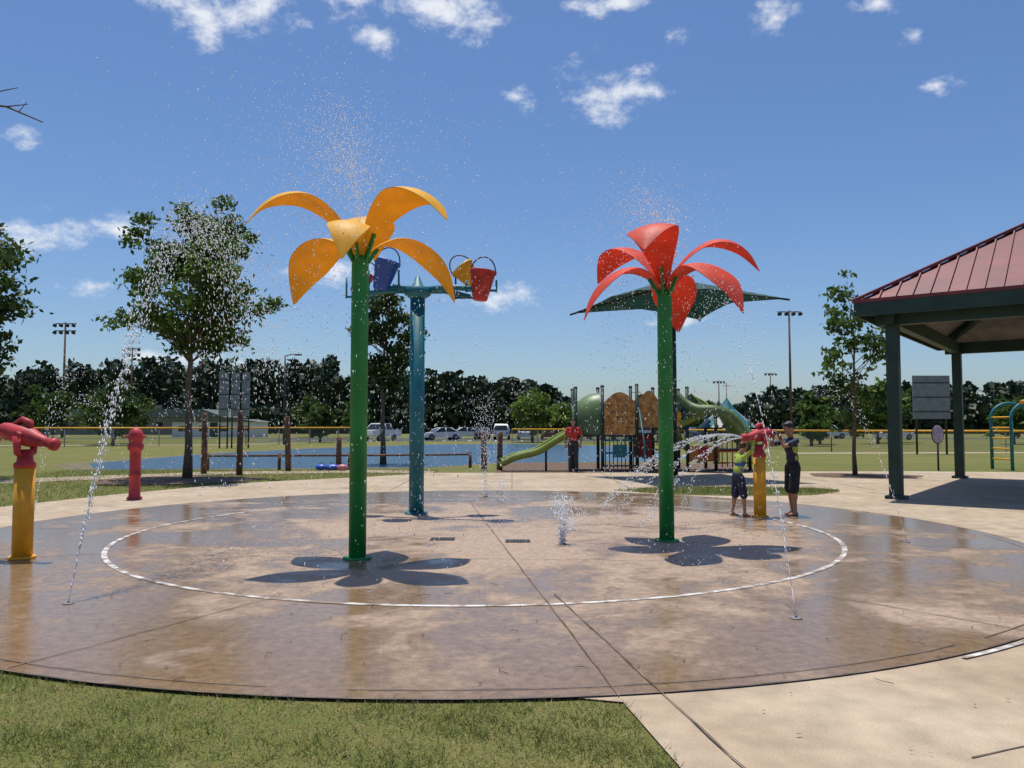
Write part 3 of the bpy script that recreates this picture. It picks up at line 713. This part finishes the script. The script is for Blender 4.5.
# distant tree line
g=B(); rng=np.random.default_rng(5); r_=random.Random(5)
def topy(px_):
    P=[(-400,10),(0,13.5),(40,15.5),(110,16),(200,15.5),(320,16),(400,14),(480,12.5),(545,10.5),(575,7),(640,6),(760,6),(800,9),(900,10.5),(1024,10.5),(1500,12)]
    for i in range(len(P)-1):
        if P[i][0]<=px_<=P[i+1][0]: f=(px_-P[i][0])/(P[i+1][0]-P[i][0]); return P[i][1]*(1-f)+P[i+1][1]*f
    return 10
for i in range(560):
    X=-190+400*i/560+r_.uniform(-1.5,1.5); Y=r_.uniform(168,205)
    col=512+796*X/170; H=topy(col)*r_.uniform(.74,1.07)*Y/175
    n=130; w=r_.uniform(2.2,4.4)
    u=rng.uniform(0,1,n)**.7; z=H*(.12+.88*u); rr_=w*np.sqrt(np.clip(1-((u-.55)/.47)**2,0.04,1))*rng.uniform(.1,1,n)**.6; a=rng.uniform(0,6.28,n)
    P=np.stack([X+rr_*np.cos(a),Y+rr_*np.sin(a),z],1); leaves(g,P,1.3,rng,'leafD',1.2)
    g.tube([(X,Y,0),(X,Y,H*.9)],[.2,.08],'bark',4,caps=False)
n=16000; P=np.stack([rng.uniform(-195,215,n),rng.uniform(164,172,n),rng.uniform(0,1,n)**1.1*6.0,],1); leaves(g,P,1.7,rng,'leafD',1.2)
g.obj('distant_tree_line')

# grass blades foreground
def blades(name,gen,n,h,w,seed,mt='blade'):
    rng=np.random.default_rng(seed); P=gen(rng,n); n=len(P)
    a=rng.uniform(0,6.28,n); l=rng.uniform(.3,1.3,n)*h; t=rng.uniform(0,6.28,n); k=rng.uniform(.3,1.6,n)*l
    base=np.stack([P[:,0],P[:,1],np.zeros(n)],1); s=np.stack([np.cos(a),np.sin(a),0*a],1)*w
    tip=base+np.stack([np.cos(t)*k,np.sin(t)*k,l],1)
    v=np.stack([base-s,base+s,tip],1).reshape(-1,3)
    me=bpy.data.meshes.new(name); f=(np.arange(n)[:,None]*3+np.arange(3)).tolist(); me.from_pydata(v.tolist(),[],f); me.materials.append(M[mt])
    o=bpy.data.objects.new(name,me); sc.collection.objects.link(o)
def patch(X,Y): return np.sin(X*2.3+np.sin(Y*3.1)*1.6)*np.sin(Y*3.4+np.sin(X*1.7)*1.3)+.6*np.sin(X*7.1+Y*3)*np.sin(Y*8.3-X*2)+.4*np.sin(X*17+Y*5)*np.sin(Y*19-X*6)
def mk(green):
    def lawn(rng,n):
        X=rng.uniform(-6.5,1.3,n);Y=rng.uniform(2.8,7.4,n)
        edge=np.interp(Y,[2,3.83,4.68],[.95,.78,.64])
        d=np.hypot(X-CX,Y-CY); p=patch(X,Y)
        pr=np.clip(.42+p*.8,.03,1) if green else np.clip(.55-p*.6,.12,1)
        keep=(d>7.5+rng.normal(0,.022,n))&(X<edge+rng.normal(0,.025,n))&(rng.uniform(0,1,n)<pr)
        return np.stack([X,Y],1)[keep]
    return lawn
blades('grass',mk(True),150000,.042,.0026,3)
blades('grass',mk(False),110000,.020,.0028,6,'straw')
def strip(rng,n):
    X=rng.uniform(-16,-2.5,n);Y=rng.uniform(14,29,n)
    e=np.interp(Y,[13,15.2,18.4,22.4,25.0,27.2],[-11.5,-10.2,-9.3,-7.6,-4.6,-2.6])
    keep=(X<e+rng.normal(0,.04,n))&(np.hypot((X+9.9)/2.3,(Y-23.6)/2.0)>1.05)&(rng.uniform(0,1,n)<.7)
    return np.stack([X,Y],1)[keep]
blades('grass',strip,50000,.07,.006,4)
def isl(rng,n):
    a=rng.uniform(0,6.28,n); r=np.sqrt(rng.uniform(0,1,n)); return np.stack([5.4+2.55*r*np.cos(a),19.6+1.27*r*np.sin(a)],1)
blades('grass',isl,9000,.09,.006,5)
# litter
g=B(); rng=np.random.default_rng(8)
P=np.stack([rng.uniform(-5,6,300),rng.uniform(3.6,9.5,300),np.full(300,.03)],1)
n=len(P); a=rng.uniform(0,6.28,n); s=rng.uniform(.005,.02,n)
d=np.stack([np.cos(a),np.sin(a),rng.uniform(-.1,.1,n)],1); e=np.stack([-np.sin(a),np.cos(a),rng.uniform(-.2,.2,n)],1)
for i in range(n): g.add([P[i]+d[i]*s[i]*1.4,P[i]+e[i]*s[i]*.4,P[i]-d[i]*s[i]*1.4,P[i]-e[i]*s[i]*.4],[[0,1,2,3]],'debris')
for i in range(36):
    x,y=rng.uniform(-4,3),rng.uniform(4.9,8.5); a=rng.uniform(0,6.28); l=rng.uniform(.04,.14)
    g.tube([(x,y,.028),(x+l*.5*math.cos(a),y+l*.5*math.sin(a),.032),(x+l*math.cos(a+.4),y+l*math.sin(a+.4),.028)],.002,'debris',4)
g.obj('leaf_litter')

# ---------------------------------------------------------------- water drops
OC=np.array([(1,0,0),(-1,0,0),(0,1,0),(0,-1,0),(0,0,1),(0,0,-1)],float); OF=np.array([(0,2,4),(2,1,4),(1,3,4),(3,0,4),(2,0,5),(1,2,5),(3,1,5),(0,3,5)])
def drops(name,P,R_,vel=None):
    k=P[:,2]>.03; P=P[k];R_=R_[k]; n=len(P)
    st=np.ones((n,3))*R_[:,None]; st[:,2]*=1.6
    off=OC[None]*st[:,None,:]
    if vel is not None:
        V=vel[k]; off=OC[None,:,:]*R_[:,None,None]; ax=V/np.maximum(1e-6,np.linalg.norm(V,axis=1))[:,None]
        dotp=(off*ax[:,None,:]).sum(2,keepdims=True); off=off+ax[:,None,:]*dotp*2.2
    v=(P[:,None,:]+off).reshape(-1,3); f=(np.arange(n)[:,None,None]*6+OF[None]).reshape(-1,3)
    me=bpy.data.meshes.new(name); me.from_pydata(v.tolist(),[],f.tolist()); me.materials.append(M['drop'])
    me.polygons.foreach_set('use_smooth',[True]*len(me.polygons))
    o=bpy.data.objects.new(name,me); sc.collection.objects.link(o); return o
rng=np.random.default_rng(77)
def fountain(name,x,y,z,n,vz,vr,wind,rs=(.0033,.0075),tmax=1.2,sv=.5):
    a=rng.uniform(0,6.28,n); v0=rng.normal(vz,sv,n); rr_=np.abs(rng.normal(0,vr,n)); t=rng.uniform(0,tmax,n)**.8*1.0
    P=np.stack([x+(rr_*np.cos(a)+wind)*t,y+rr_*np.sin(a)*t,z+v0*t-4.9*t*t],1)
    drops(name,P,rng.uniform(0,1,n)**2*(rs[1]-rs[0])+rs[0])
fountain('water_spray',-1.85,9.62,4.0,5200,4.8,1.6,-.55,sv=.65)
fountain('water_spray',2.16,11.05,3.95,3400,3.9,1.2,-.65,sv=.6)
fountain('water_spray',2.2,11.0,4.0,500,2.4,.35,0,(.006,.014),.5)
def rain(x,y,R,z1,n):
    a=rng.uniform(0,6.28,n); r=R*np.sqrt(rng.uniform(.2,1,n)); P=np.stack([x+r*np.cos(a),y+r*np.sin(a),rng.uniform(0,z1,n)],1)
    drops('water_spray',P,rng.uniform(0,1,n)**2*.004+.0028,np.tile([[0,0,-1.]],(n,1)))
rain(-1.85,9.62,1.9,3.8,1300); rain(2.14,11.1,1.7,3.6,1000); rain(-1.2,14.4,1.5,3.8,400)
def jet(name,x,y,v,n,T,sp,rs=(.004,.009),p=.75,core=.35):
    t=rng.uniform(0,1,n)**p*T
    P=np.stack([x+v[0]*t,y+v[1]*t,.03+v[2]*t-4.9*t*t],1)+rng.normal(size=(n,3))*(sp*(t/T)**1.2)[:,None]
    V=np.stack([np.full(n,v[0]),np.full(n,v[1]),v[2]-9.8*t],1)
    o=drops(name,P,rng.uniform(0,1,n)**1.5*(rs[1]-rs[0])+rs[0],V)
    g=B(); t0=0
    while t0<core:
        l=rng.uniform(.01,.035); tt=[t0,t0+l/2,t0+l]
        pp=[(x+v[0]*q+rng.normal()*.006*q/core,y+v[1]*q,.03+v[2]*q-4.9*q*q) for q in tt]; r0=rng.uniform(.003,.006)
        g.tube(pp,[r0*.6,r0,r0*.3],'drop',6); t0+=l+rng.uniform(.0,.012)*(t0/core+.1)
    g.obj(name)
jet('water_jet',-3.96,7.2,(.1,3.0,9.0),3300,1.55,.34)
jet('water_jet',2.34,6.65,(-.15,2.6,7.6),650,1.3,.26,(.003,.0065))
jet('water_jet',5.4,11,(-.9,1.6,6.4),190,.75,.10,(.003,.006),core=.2)
jet('water_jet',-6.6,11,(-.4,2.2,7.2),380,1.1,.28,(.003,.007),core=.12)
for an in(-150,60): jet('water_jet',-8.2,17.4,(1.6*math.cos(rad(an)),1.6*math.sin(rad(an)),6.5),170,1.2,.22,(.004,.009),core=.02)
def bubbler(name,x,y,h,w,n,rs):
    z=rng.uniform(0,1,n)**1.2*h; P=np.stack([x+rng.normal(size=n)*w*(.25+z/h),y+rng.normal(size=n)*w*(.25+z/h),z],1); drops(name,P,rng.uniform(*rs,n))
bubbler('water_jet',.68,10.8,.66,.07,620,(.004,.012)); bubbler('water_jet',-.6,18,2.3,.14,700,(.005,.010)); bubbler('water_jet',-.2,16.5,.5,.1,240,(.005,.011)); bubbler('water_jet',.9,12.2,.35,.12,200,(.005,.010))
n=1500; P=np.stack([rng.uniform(-2.6,3.2,n),rng.uniform(8.5,15,n),rng.exponential(.16,n)],1); drops('water_spray',P,rng.uniform(.003,.007,n))
c,d,hb,sd=cR
for k in range(9):
    el=rng.uniform(-.08,.28); yaw=rng.uniform(-.55,.35); d2=Matrix.Rotation(yaw,3,'Z')@d; n=230; t=rng.uniform(0,1,n)*.8; s0=6.0
    vv=np.array([d2.x*s0,d2.y*s0,el*s0]); st=np.array(c+d*.43)
    P=st+vv*t[:,None]*.55; P[:,2]-=4.9*(t*.75)**2; P+=rng.normal(size=(n,3))*(.035*t)[:,None]
    V=np.tile(vv*.55,(n,1)); V[:,2]-=9.8*t*.56; drops('water_jet',P,rng.uniform(.0035,.0075,n),V)

# ---------------------------------------------------------------- people
def skinm(c): return pm('skin',c,.5,.06,8)
def person(name,x,y,H,face,hands,skin,shirt,shorts,hair,lean=0,z0=.017,headk=1.1,head_yaw=0,head_pitch=0,longsl=False,longpants=False,stripe=None,band=False,feet=((-.1,.0),(.1,.0)),vox=.007,shoe=None):
    s=H/1.75; fw=Vector((math.cos(face),math.sin(face),0)); rt=Vector((math.sin(face),-math.cos(face),0)); O=Vector((x,y,z0))
    def W(r,f,z): return O+(rt*r+fw*f+Vector((0,0,z)))*s
    def U(r,f,z):
        zz=z-.92; f2=f*math.cos(lean)+zz*math.sin(lean); z2=zz*math.cos(lean)-f*math.sin(lean); return W(r,f2-.06*math.sin(lean)*2,.92+z2)
    pr=[]
    def cap(p,q,r0,r1,mt): pr.append(('c',Vector(p),Vector(q),r0*s,r1*s,mt))
    RB=Matrix((rt,fw,Vector((0,0,1)))).transposed(); RL=RB@Matrix.Rotation(-lean,3,'X')
    def el(c,r,mt,R_=None): pr.append(('e',Vector(c),[k*s for k in r],R_ or RL,mt))
    el(U(0,0,.95),(.155,.11,.12),shorts,RB); el(U(0,.0,1.09),(.14,.098,.17),shirt); el(U(0,.005,1.28),(.165,.11,.18),shirt)
    cap(U(-.14,0,1.40),U(.14,0,1.40),.062,.062,shirt); cap(U(0,-.005,1.40),U(0,.0,1.46),.075,.055,shirt)
    cap(U(0,-.005,1.42),U(0,.02,1.56),.05,.046,skin)
    hc=U(0,.02,1.64+.01*(headk-1)*10); RH=RB@Matrix.Rotation(head_yaw,3,'Z')@Matrix.Rotation(-head_pitch,3,'X'); k=headk
    def Hh(r,f,z): return hc+RH@(Vector((r,f,z))*s*k)
    def eh(c,r,mt): pr.append(('e',Hh(*c),[q*s*k for q in r],RH,mt))
    eh((0,0,0),(.074,.092,.112),skin); eh((0,.035,-.062),(.052,.055,.052),skin); cap(Hh(0,.09,.0),Hh(0,.108,-.026),.010*k,.014*k,skin)
    for q in(-1,1): eh((q*.076,-.002,-.01),(.012,.022,.03),skin)
    eh((0,-.016,.03),(.083,.094,.098),hair); eh((0,.03,.075),(.062,.062,.038),hair)
    for i,q in enumerate((-1,1)):
        fr,ff=feet[i]; hip=W(q*.088,0,.9); an=W(fr+q*.0,ff,.075); kn=(hip+an)/2+fw*.035*s
        cap(hip,kn,.082,.056,skin if not longpants else shorts); cap(kn,an,.053,.036,skin if not longpants else shorts)
        cm=kn.lerp(an,.3)-fw*.018*s; pr.append(('e',cm,[.05*s,.05*s,.11*s],RB,skin if not longpants else shorts))
        if longpants: cap(hip,kn,.095,.075,shorts); cap(kn,an,.072,.065,shorts)
        else: cap(hip,hip.lerp(kn,.97),.1,.098,shorts)
        fm=shoe or skin
        cap(an-Vector((0,0,.035*s)),an+fw*.15*s-Vector((0,0,.05*s)),.038,.027,fm); cap(an-fw*.03*s-Vector((0,0,.04*s)),an,.036,.034,fm)
        cap(an+fw*.1*s+rt*.02*s-Vector((0,0,.05*s)),an+fw*.155*s-rt*.02*s-Vector((0,0,.052*s)),.026,.026,fm)
    for i,q in enumerate((-1,1)):
        sh=U(q*.172,0,1.405); tg=hands[i]
        if tg is None: tg=U(q*.25,.05,.82)
        tg=Vector(tg); dv=tg-sh; l1,l2=.29*s,.25*s; hl=.09*s
        dist=dv.length; wr=tg-dv.normalized()*min(hl,dist*.3); dv=wr-sh; dist=dv.length
        mx_=(l1+l2)*.985
        if dist>mx_: wr=sh+dv.normalized()*mx_; dv=wr-sh; dist=mx_
        a=(l1*l1-l2*l2+dist*dist)/(2*dist); hgt=math.sqrt(max(0,l1*l1-a*a)); dn=dv.normalized()
        pole=(Vector((0,0,-1))+rt*q*.5-fw*.2); pole=pole-dn*pole.dot(dn); pole.normalize(); eb=sh+dn*a+pole*hgt
        cap(sh,eb,.048,.037,skin); cap(eb,wr,.037,.026,skin)
        if longsl: cap(sh,eb,.055,.043,shirt); cap(eb,eb.lerp(wr,.9),.042,.034,shirt)
        else: cap(sh,sh.lerp(eb,.62),.058,.054,shirt)
        hd=(wr-eb).normalized(); hd=(hd*.6+dn*.4).normalized(); side=hd.cross(Vector((0,0,1)));
        if side.length<.1: side=fw.copy()
        side.normalize(); nrm=side.cross(hd).normalized()
        if nrm.z>0: nrm=-nrm
        for j in range(4):
            o_=(j-1.5)*.021*s; L_=[.066,.075,.07,.054][j]*s; kb=wr+hd*.085*s+side*o_
            cap(wr+side*o_*.5,kb,.015,.012,skin); k1=kb+(hd*.75+nrm*.65).normalized()*L_*.55; k2=k1+(hd*.1+nrm).normalized()*L_*.45
            cap(kb,k1,.0098,.009,skin); cap(k1,k2,.009,.008,skin)
        tsd=side*(-1 if (side.dot(rt)*q)>0 else 1)
        t0=wr+hd*.03*s+tsd*.025*s; t1=t0+(hd*.6+tsd*.8).normalized()*.04*s; t2=t1+(hd*.8+nrm*.6).normalized()*.032*s
        cap(t0,t1,.012,.0105,skin); cap(t1,t2,.0105,.009,skin)
    g=B()
    for p in pr:
        if p[0]=='c':
            a,b2,r0,r1=p[1:5]; g.tube([a,b2],[r0,r1],p[5],12); g.ell(a,(r0,)*3,p[5],seg=12,ring=8); g.ell(b2,(r1,)*3,p[5],seg=12,ring=8)
        else: g.ell(p[1],p[2],p[4],p[3],seg=20,ring=14)
    o=g.obj(name+'_tmp'); md=o.modifiers.new('r','REMESH'); md.mode='VOXEL'; md.voxel_size=vox; md.use_smooth_shade=True
    sm=o.modifiers.new('s','SMOOTH'); sm.factor=.5; sm.iterations=2
    dg=bpy.context.evaluated_depsgraph_get(); me=bpy.data.meshes.new_from_object(o.evaluated_get(dg)); bpy.data.objects.remove(o)
    me.name=name; me.materials.clear()
    mats=[]; 
    nf=len(me.polygons); cen=np.zeros(nf*3); me.polygons.foreach_get('center',cen); cen=cen.reshape(-1,3)
    best=np.full(nf,1e9); lab=np.zeros(nf,int)
    for p in pr:
        mt=p[5] if p[0]=='c' else p[4]
        if mt not in mats: mats.append(mt)
        k_=mats.index(mt)
        if p[0]=='c':
            a=np.array(p[1]);b2=np.array(p[2]);ab=b2-a;t=np.clip(((cen-a)@ab)/max(1e-9,ab@ab),0,1); dd=np.linalg.norm(cen-(a+t[:,None]*ab),axis=1)-(p[3]+(p[4]-p[3])*t)
        else:
            R3=np.array(p[3]); q=(cen-np.array(p[1]))@R3; r3=np.array(p[2]); qn=np.linalg.norm(q/r3,axis=1); dd=(qn-1)*np.linalg.norm(q,axis=1)/np.maximum(qn,1e-6)
        w=dd<best; best[w]=dd[w]; lab[w]=k_
    if stripe is not None:
        mats.append(stripe); rel=(cen-np.array(O)); rr_=rel@np.array(rt)/s; zz=rel[:,2]/s
        ks=mats.index(shirt); w=(lab==ks)&(np.abs(rr_)>.132)&(zz<1.30)&(zz>1.0); lab[w]=len(mats)-1
        if band: w=(lab==ks)&(np.abs(zz-1.22)<.035); lab[w]=len(mats)-1
    for mt in mats: me.materials.append(mt)
    me.polygons.foreach_set('material_index',lab.astype(np.int32)); me.polygons.foreach_set('use_smooth',[True]*nf)
    ob=bpy.data.objects.new(name,me); sc.collection.objects.link(ob)
    g=B()
    for q in(-1,1):
        g.ell(Hh(q*.03,.083,.004),[.012*s*k,.008*s*k,.008*s*k],'white',RH,10,6); g.ell(Hh(q*.03,.0895,.004),[.006*s*k,.004*s*k,.006*s*k],'black',RH,8,6); g.ell(Hh(q*.03,.087,.024),[.016*s*k,.005*s*k,.0035*s*k],hair,RH,8,6)
    g.ell(Hh(0,.087,-.056),[.02*s*k,.006*s*k,.005*s*k],M['pink'],RH,10,6)
    e=g.obj('face'); e.parent=ob
    return ob
SK=skinm((.42,.23,.15)); SK2=skinm((.36,.19,.12)); navy=pm('navy_rash_guard',(.012,.018,.05),.7,.2,10); blk=pm('black_shorts',(.012,.013,.02),.8,.2,10)
limec=pm('lime_fabric',(.32,.42,.05),.7,.15,10); bluef=pm('blue_fabric',(.03,.12,.35),.7,.2,8); redf=pm('red_cotton',(.5,.03,.03),.85,.15,8); jean=pm('dark_trousers',(.03,.03,.045),.85,.2,8)
brown=pm('brown_hair',(.05,.028,.015),.6,.4,60); dkh=pm('dark_hair',(.015,.01,.008),.6,.4,60)
c,d,hb,sd=cR
person('boy',5.0,14.25,1.64,rad(195),(tuple(hb+Vector((.02,-.1,0))),tuple(hb+Vector((.05,.16,.02)))),SK2,navy,blk,dkh,lean=.08,stripe=limec,head_pitch=.25,feet=((-.13,.05),(.11,-.06)))
person('boy',3.99,14.12,1.30,rad(20),(tuple(c+Vector((-.12,.1,.0))),tuple(c+Vector((-.1,-.15,-.02)))),SK,limec,navy,brown,lean=.22,stripe=bluef,band=True,head_pitch=.1,head_yaw=.2,longsl=True,feet=((-.14,-.08),(.1,.1)))
c,d,hb,sd=cL
person('child',-6.72,9.75,1.5,rad(-8),(tuple(hb+sd*.16),tuple(hb-sd*.16)),SK,bluef,navy,brown,lean=.05,feet=((-.12,.0),(.12,.06)))
person('woman',2.12,27.6,1.85,rad(-100),(None,None),SK2,redf,jean,dkh,longpants=True,shoe=M['dark'],head_yaw=.2,vox=.01,headk=1.0)

# ---------------------------------------------------------------- sky, sun, camera
el_s=math.atan2(4,math.hypot(.3,.75)); az_s=math.atan2(-.3,.75)
w=bpy.data.worlds.new('World'); sc.world=w; w.use_nodes=True; nt=w.node_tree; L=nt.links.new
bg=nt.nodes['Background']; out=nt.nodes['World Output']
sky=N(nt,'ShaderNodeTexSky'); sky.sky_type='NISHITA'; sky.sun_disc=False; sky.sun_elevation=el_s; sky.sun_rotation=az_s
sky.air_density=1.0; sky.dust_density=1.0; sky.ozone_density=2.0; sky.altitude=0
hs_=N(nt,'ShaderNodeHueSaturation'); hs_.inputs['Saturation'].default_value=1.12; L(sky.outputs[0],hs_.inputs['Color'])
tint=N(nt,'ShaderNodeMix',data_type='RGBA',blend_type='MULTIPLY'); tint.inputs[0].default_value=1; L(hs_.outputs[0],tint.inputs[6]); tint.inputs[7].default_value=(.88,.99,1.16,1)
L(tint.outputs[2],bg.inputs[0]); bg.inputs[1].default_value=.1
tc=N(nt,'ShaderNodeTexCoord'); sx=N(nt,'ShaderNodeSeparateXYZ'); L(tc.outputs['Generated'],sx.inputs[0])
at=N(nt,'ShaderNodeMath',operation='ARCTAN2'); L(sx.outputs[0],at.inputs[0]); L(sx.outputs[1],at.inputs[1])
as_=N(nt,'ShaderNodeMath',operation='ARCSINE'); L(sx.outputs[2],as_.inputs[0])
cb=N(nt,'ShaderNodeCombineXYZ'); L(at.outputs[0],cb.inputs[0]); L(as_.outputs[0],cb.inputs[1])
clouds=[(7.4,23.1,4.6,2.2),(.2,22.8,1.8,.9),(-21.9,26.3,3.4,1.7),(-17.5,27.3,2.8,1.9),(-5.5,28.4,5.2,2.0),(-9.9,26.2,2.4,1.1),(11.5,26.1,1.7,.9),(18.4,26.9,2.2,1.3),(25.4,26.2,1.8,.9),(-31,11.9,3.6,1.3),(-28,8.9,2.4,.8),(-26.4,12.5,2.0,1.0),(-.9,9.2,3.8,1.0),(-13,11.0,3.8,1.4),(-32,17.7,1.4,.9),(7.9,28.4,3.0,.9),(-12,28.8,2.6,2.0),(28.5,21,1.3,.7),(27.5,24,1.1,.7),(50,20,7,3),(-60,22,8,3),(100,25,9,4),(170,30,9,4),(-120,24,9,4),(12,7.5,3,.5),(-23,4.5,4,.6),(14,29,2,.8)]
prev=None
for a,e_,ra,re in clouds:
    vm=N(nt,'ShaderNodeVectorMath',operation='MULTIPLY_ADD'); L(cb.outputs[0],vm.inputs[0]); vm.inputs[1].default_value=(1/rad(ra),1/rad(re),0); vm.inputs[2].default_value=(-a/ra,-e_/re,0)
    ln=N(nt,'ShaderNodeVectorMath',operation='LENGTH'); L(vm.outputs[0],ln.inputs[0])
    if prev is None: prev=ln.outputs['Value']
    else:
        mn=N(nt,'ShaderNodeMath',operation='MINIMUM'); L(prev,mn.inputs[0]); L(ln.outputs['Value'],mn.inputs[1]); prev=mn.outputs[0]
mp=N(nt,'ShaderNodeMapping'); mp.inputs['Scale'].default_value=(1,1,1.5); L(tc.outputs['Generated'],mp.inputs[0])
nz1=N(nt,'ShaderNodeTexNoise'); nz1.inputs['Scale'].default_value=22; nz1.inputs['Detail'].default_value=10; nz1.inputs['Roughness'].default_value=.64; nz1.inputs['Distortion'].default_value=.12; L(mp.outputs[0],nz1.inputs['Vector'])
inv=N(nt,'ShaderNodeMath',operation='SUBTRACT'); inv.inputs[0].default_value=1; L(prev,inv.inputs[1])
mxm=N(nt,'ShaderNodeMath',operation='MAXIMUM'); L(inv.outputs[0],mxm.inputs[0]); mxm.inputs[1].default_value=-1.2
ma=N(nt,'ShaderNodeMath',operation='MULTIPLY_ADD'); L(nz1.outputs['Fac'],ma.inputs[0]); ma.inputs[1].default_value=3.6; L(mxm.outputs[0],ma.inputs[2])
mr=N(nt,'ShaderNodeMapRange',interpolation_type='SMOOTHSTEP'); L(ma.outputs[0],mr.inputs[0]); mr.inputs[1].default_value=1.85; mr.inputs[2].default_value=3.05
mr.inputs[4].default_value=.93
bg2=N(nt,'ShaderNodeBackground'); bg2.inputs[0].default_value=(.88,.91,.97,1); bg2.inputs[1].default_value=.98
ms=N(nt,'ShaderNodeMixShader'); L(mr.outputs[0],ms.inputs[0]); L(bg.outputs[0],ms.inputs[1]); L(bg2.outputs[0],ms.inputs[2]); L(ms.outputs[0],out.inputs['Surface'])
sl=bpy.data.lights.new('sun','SUN'); sl.energy=4.6; sl.angle=rad(.5); sl.color=(1,.95,.87)
so=bpy.data.objects.new('sun',sl); sc.collection.objects.link(so); so.location=(0,0,30)
so.rotation_euler=Vector((.3,-.75,-4)).to_track_quat('-Z','Y').to_euler()
cam=bpy.data.cameras.new('camera'); cam.lens=28; cam.sensor_width=36; cam.clip_end=6000; cam.clip_start=.05
co=bpy.data.objects.new('camera',cam); sc.collection.objects.link(co); co.location=(0,0,1.6); co.rotation_euler=(rad(93.02),0,0); sc.camera=co
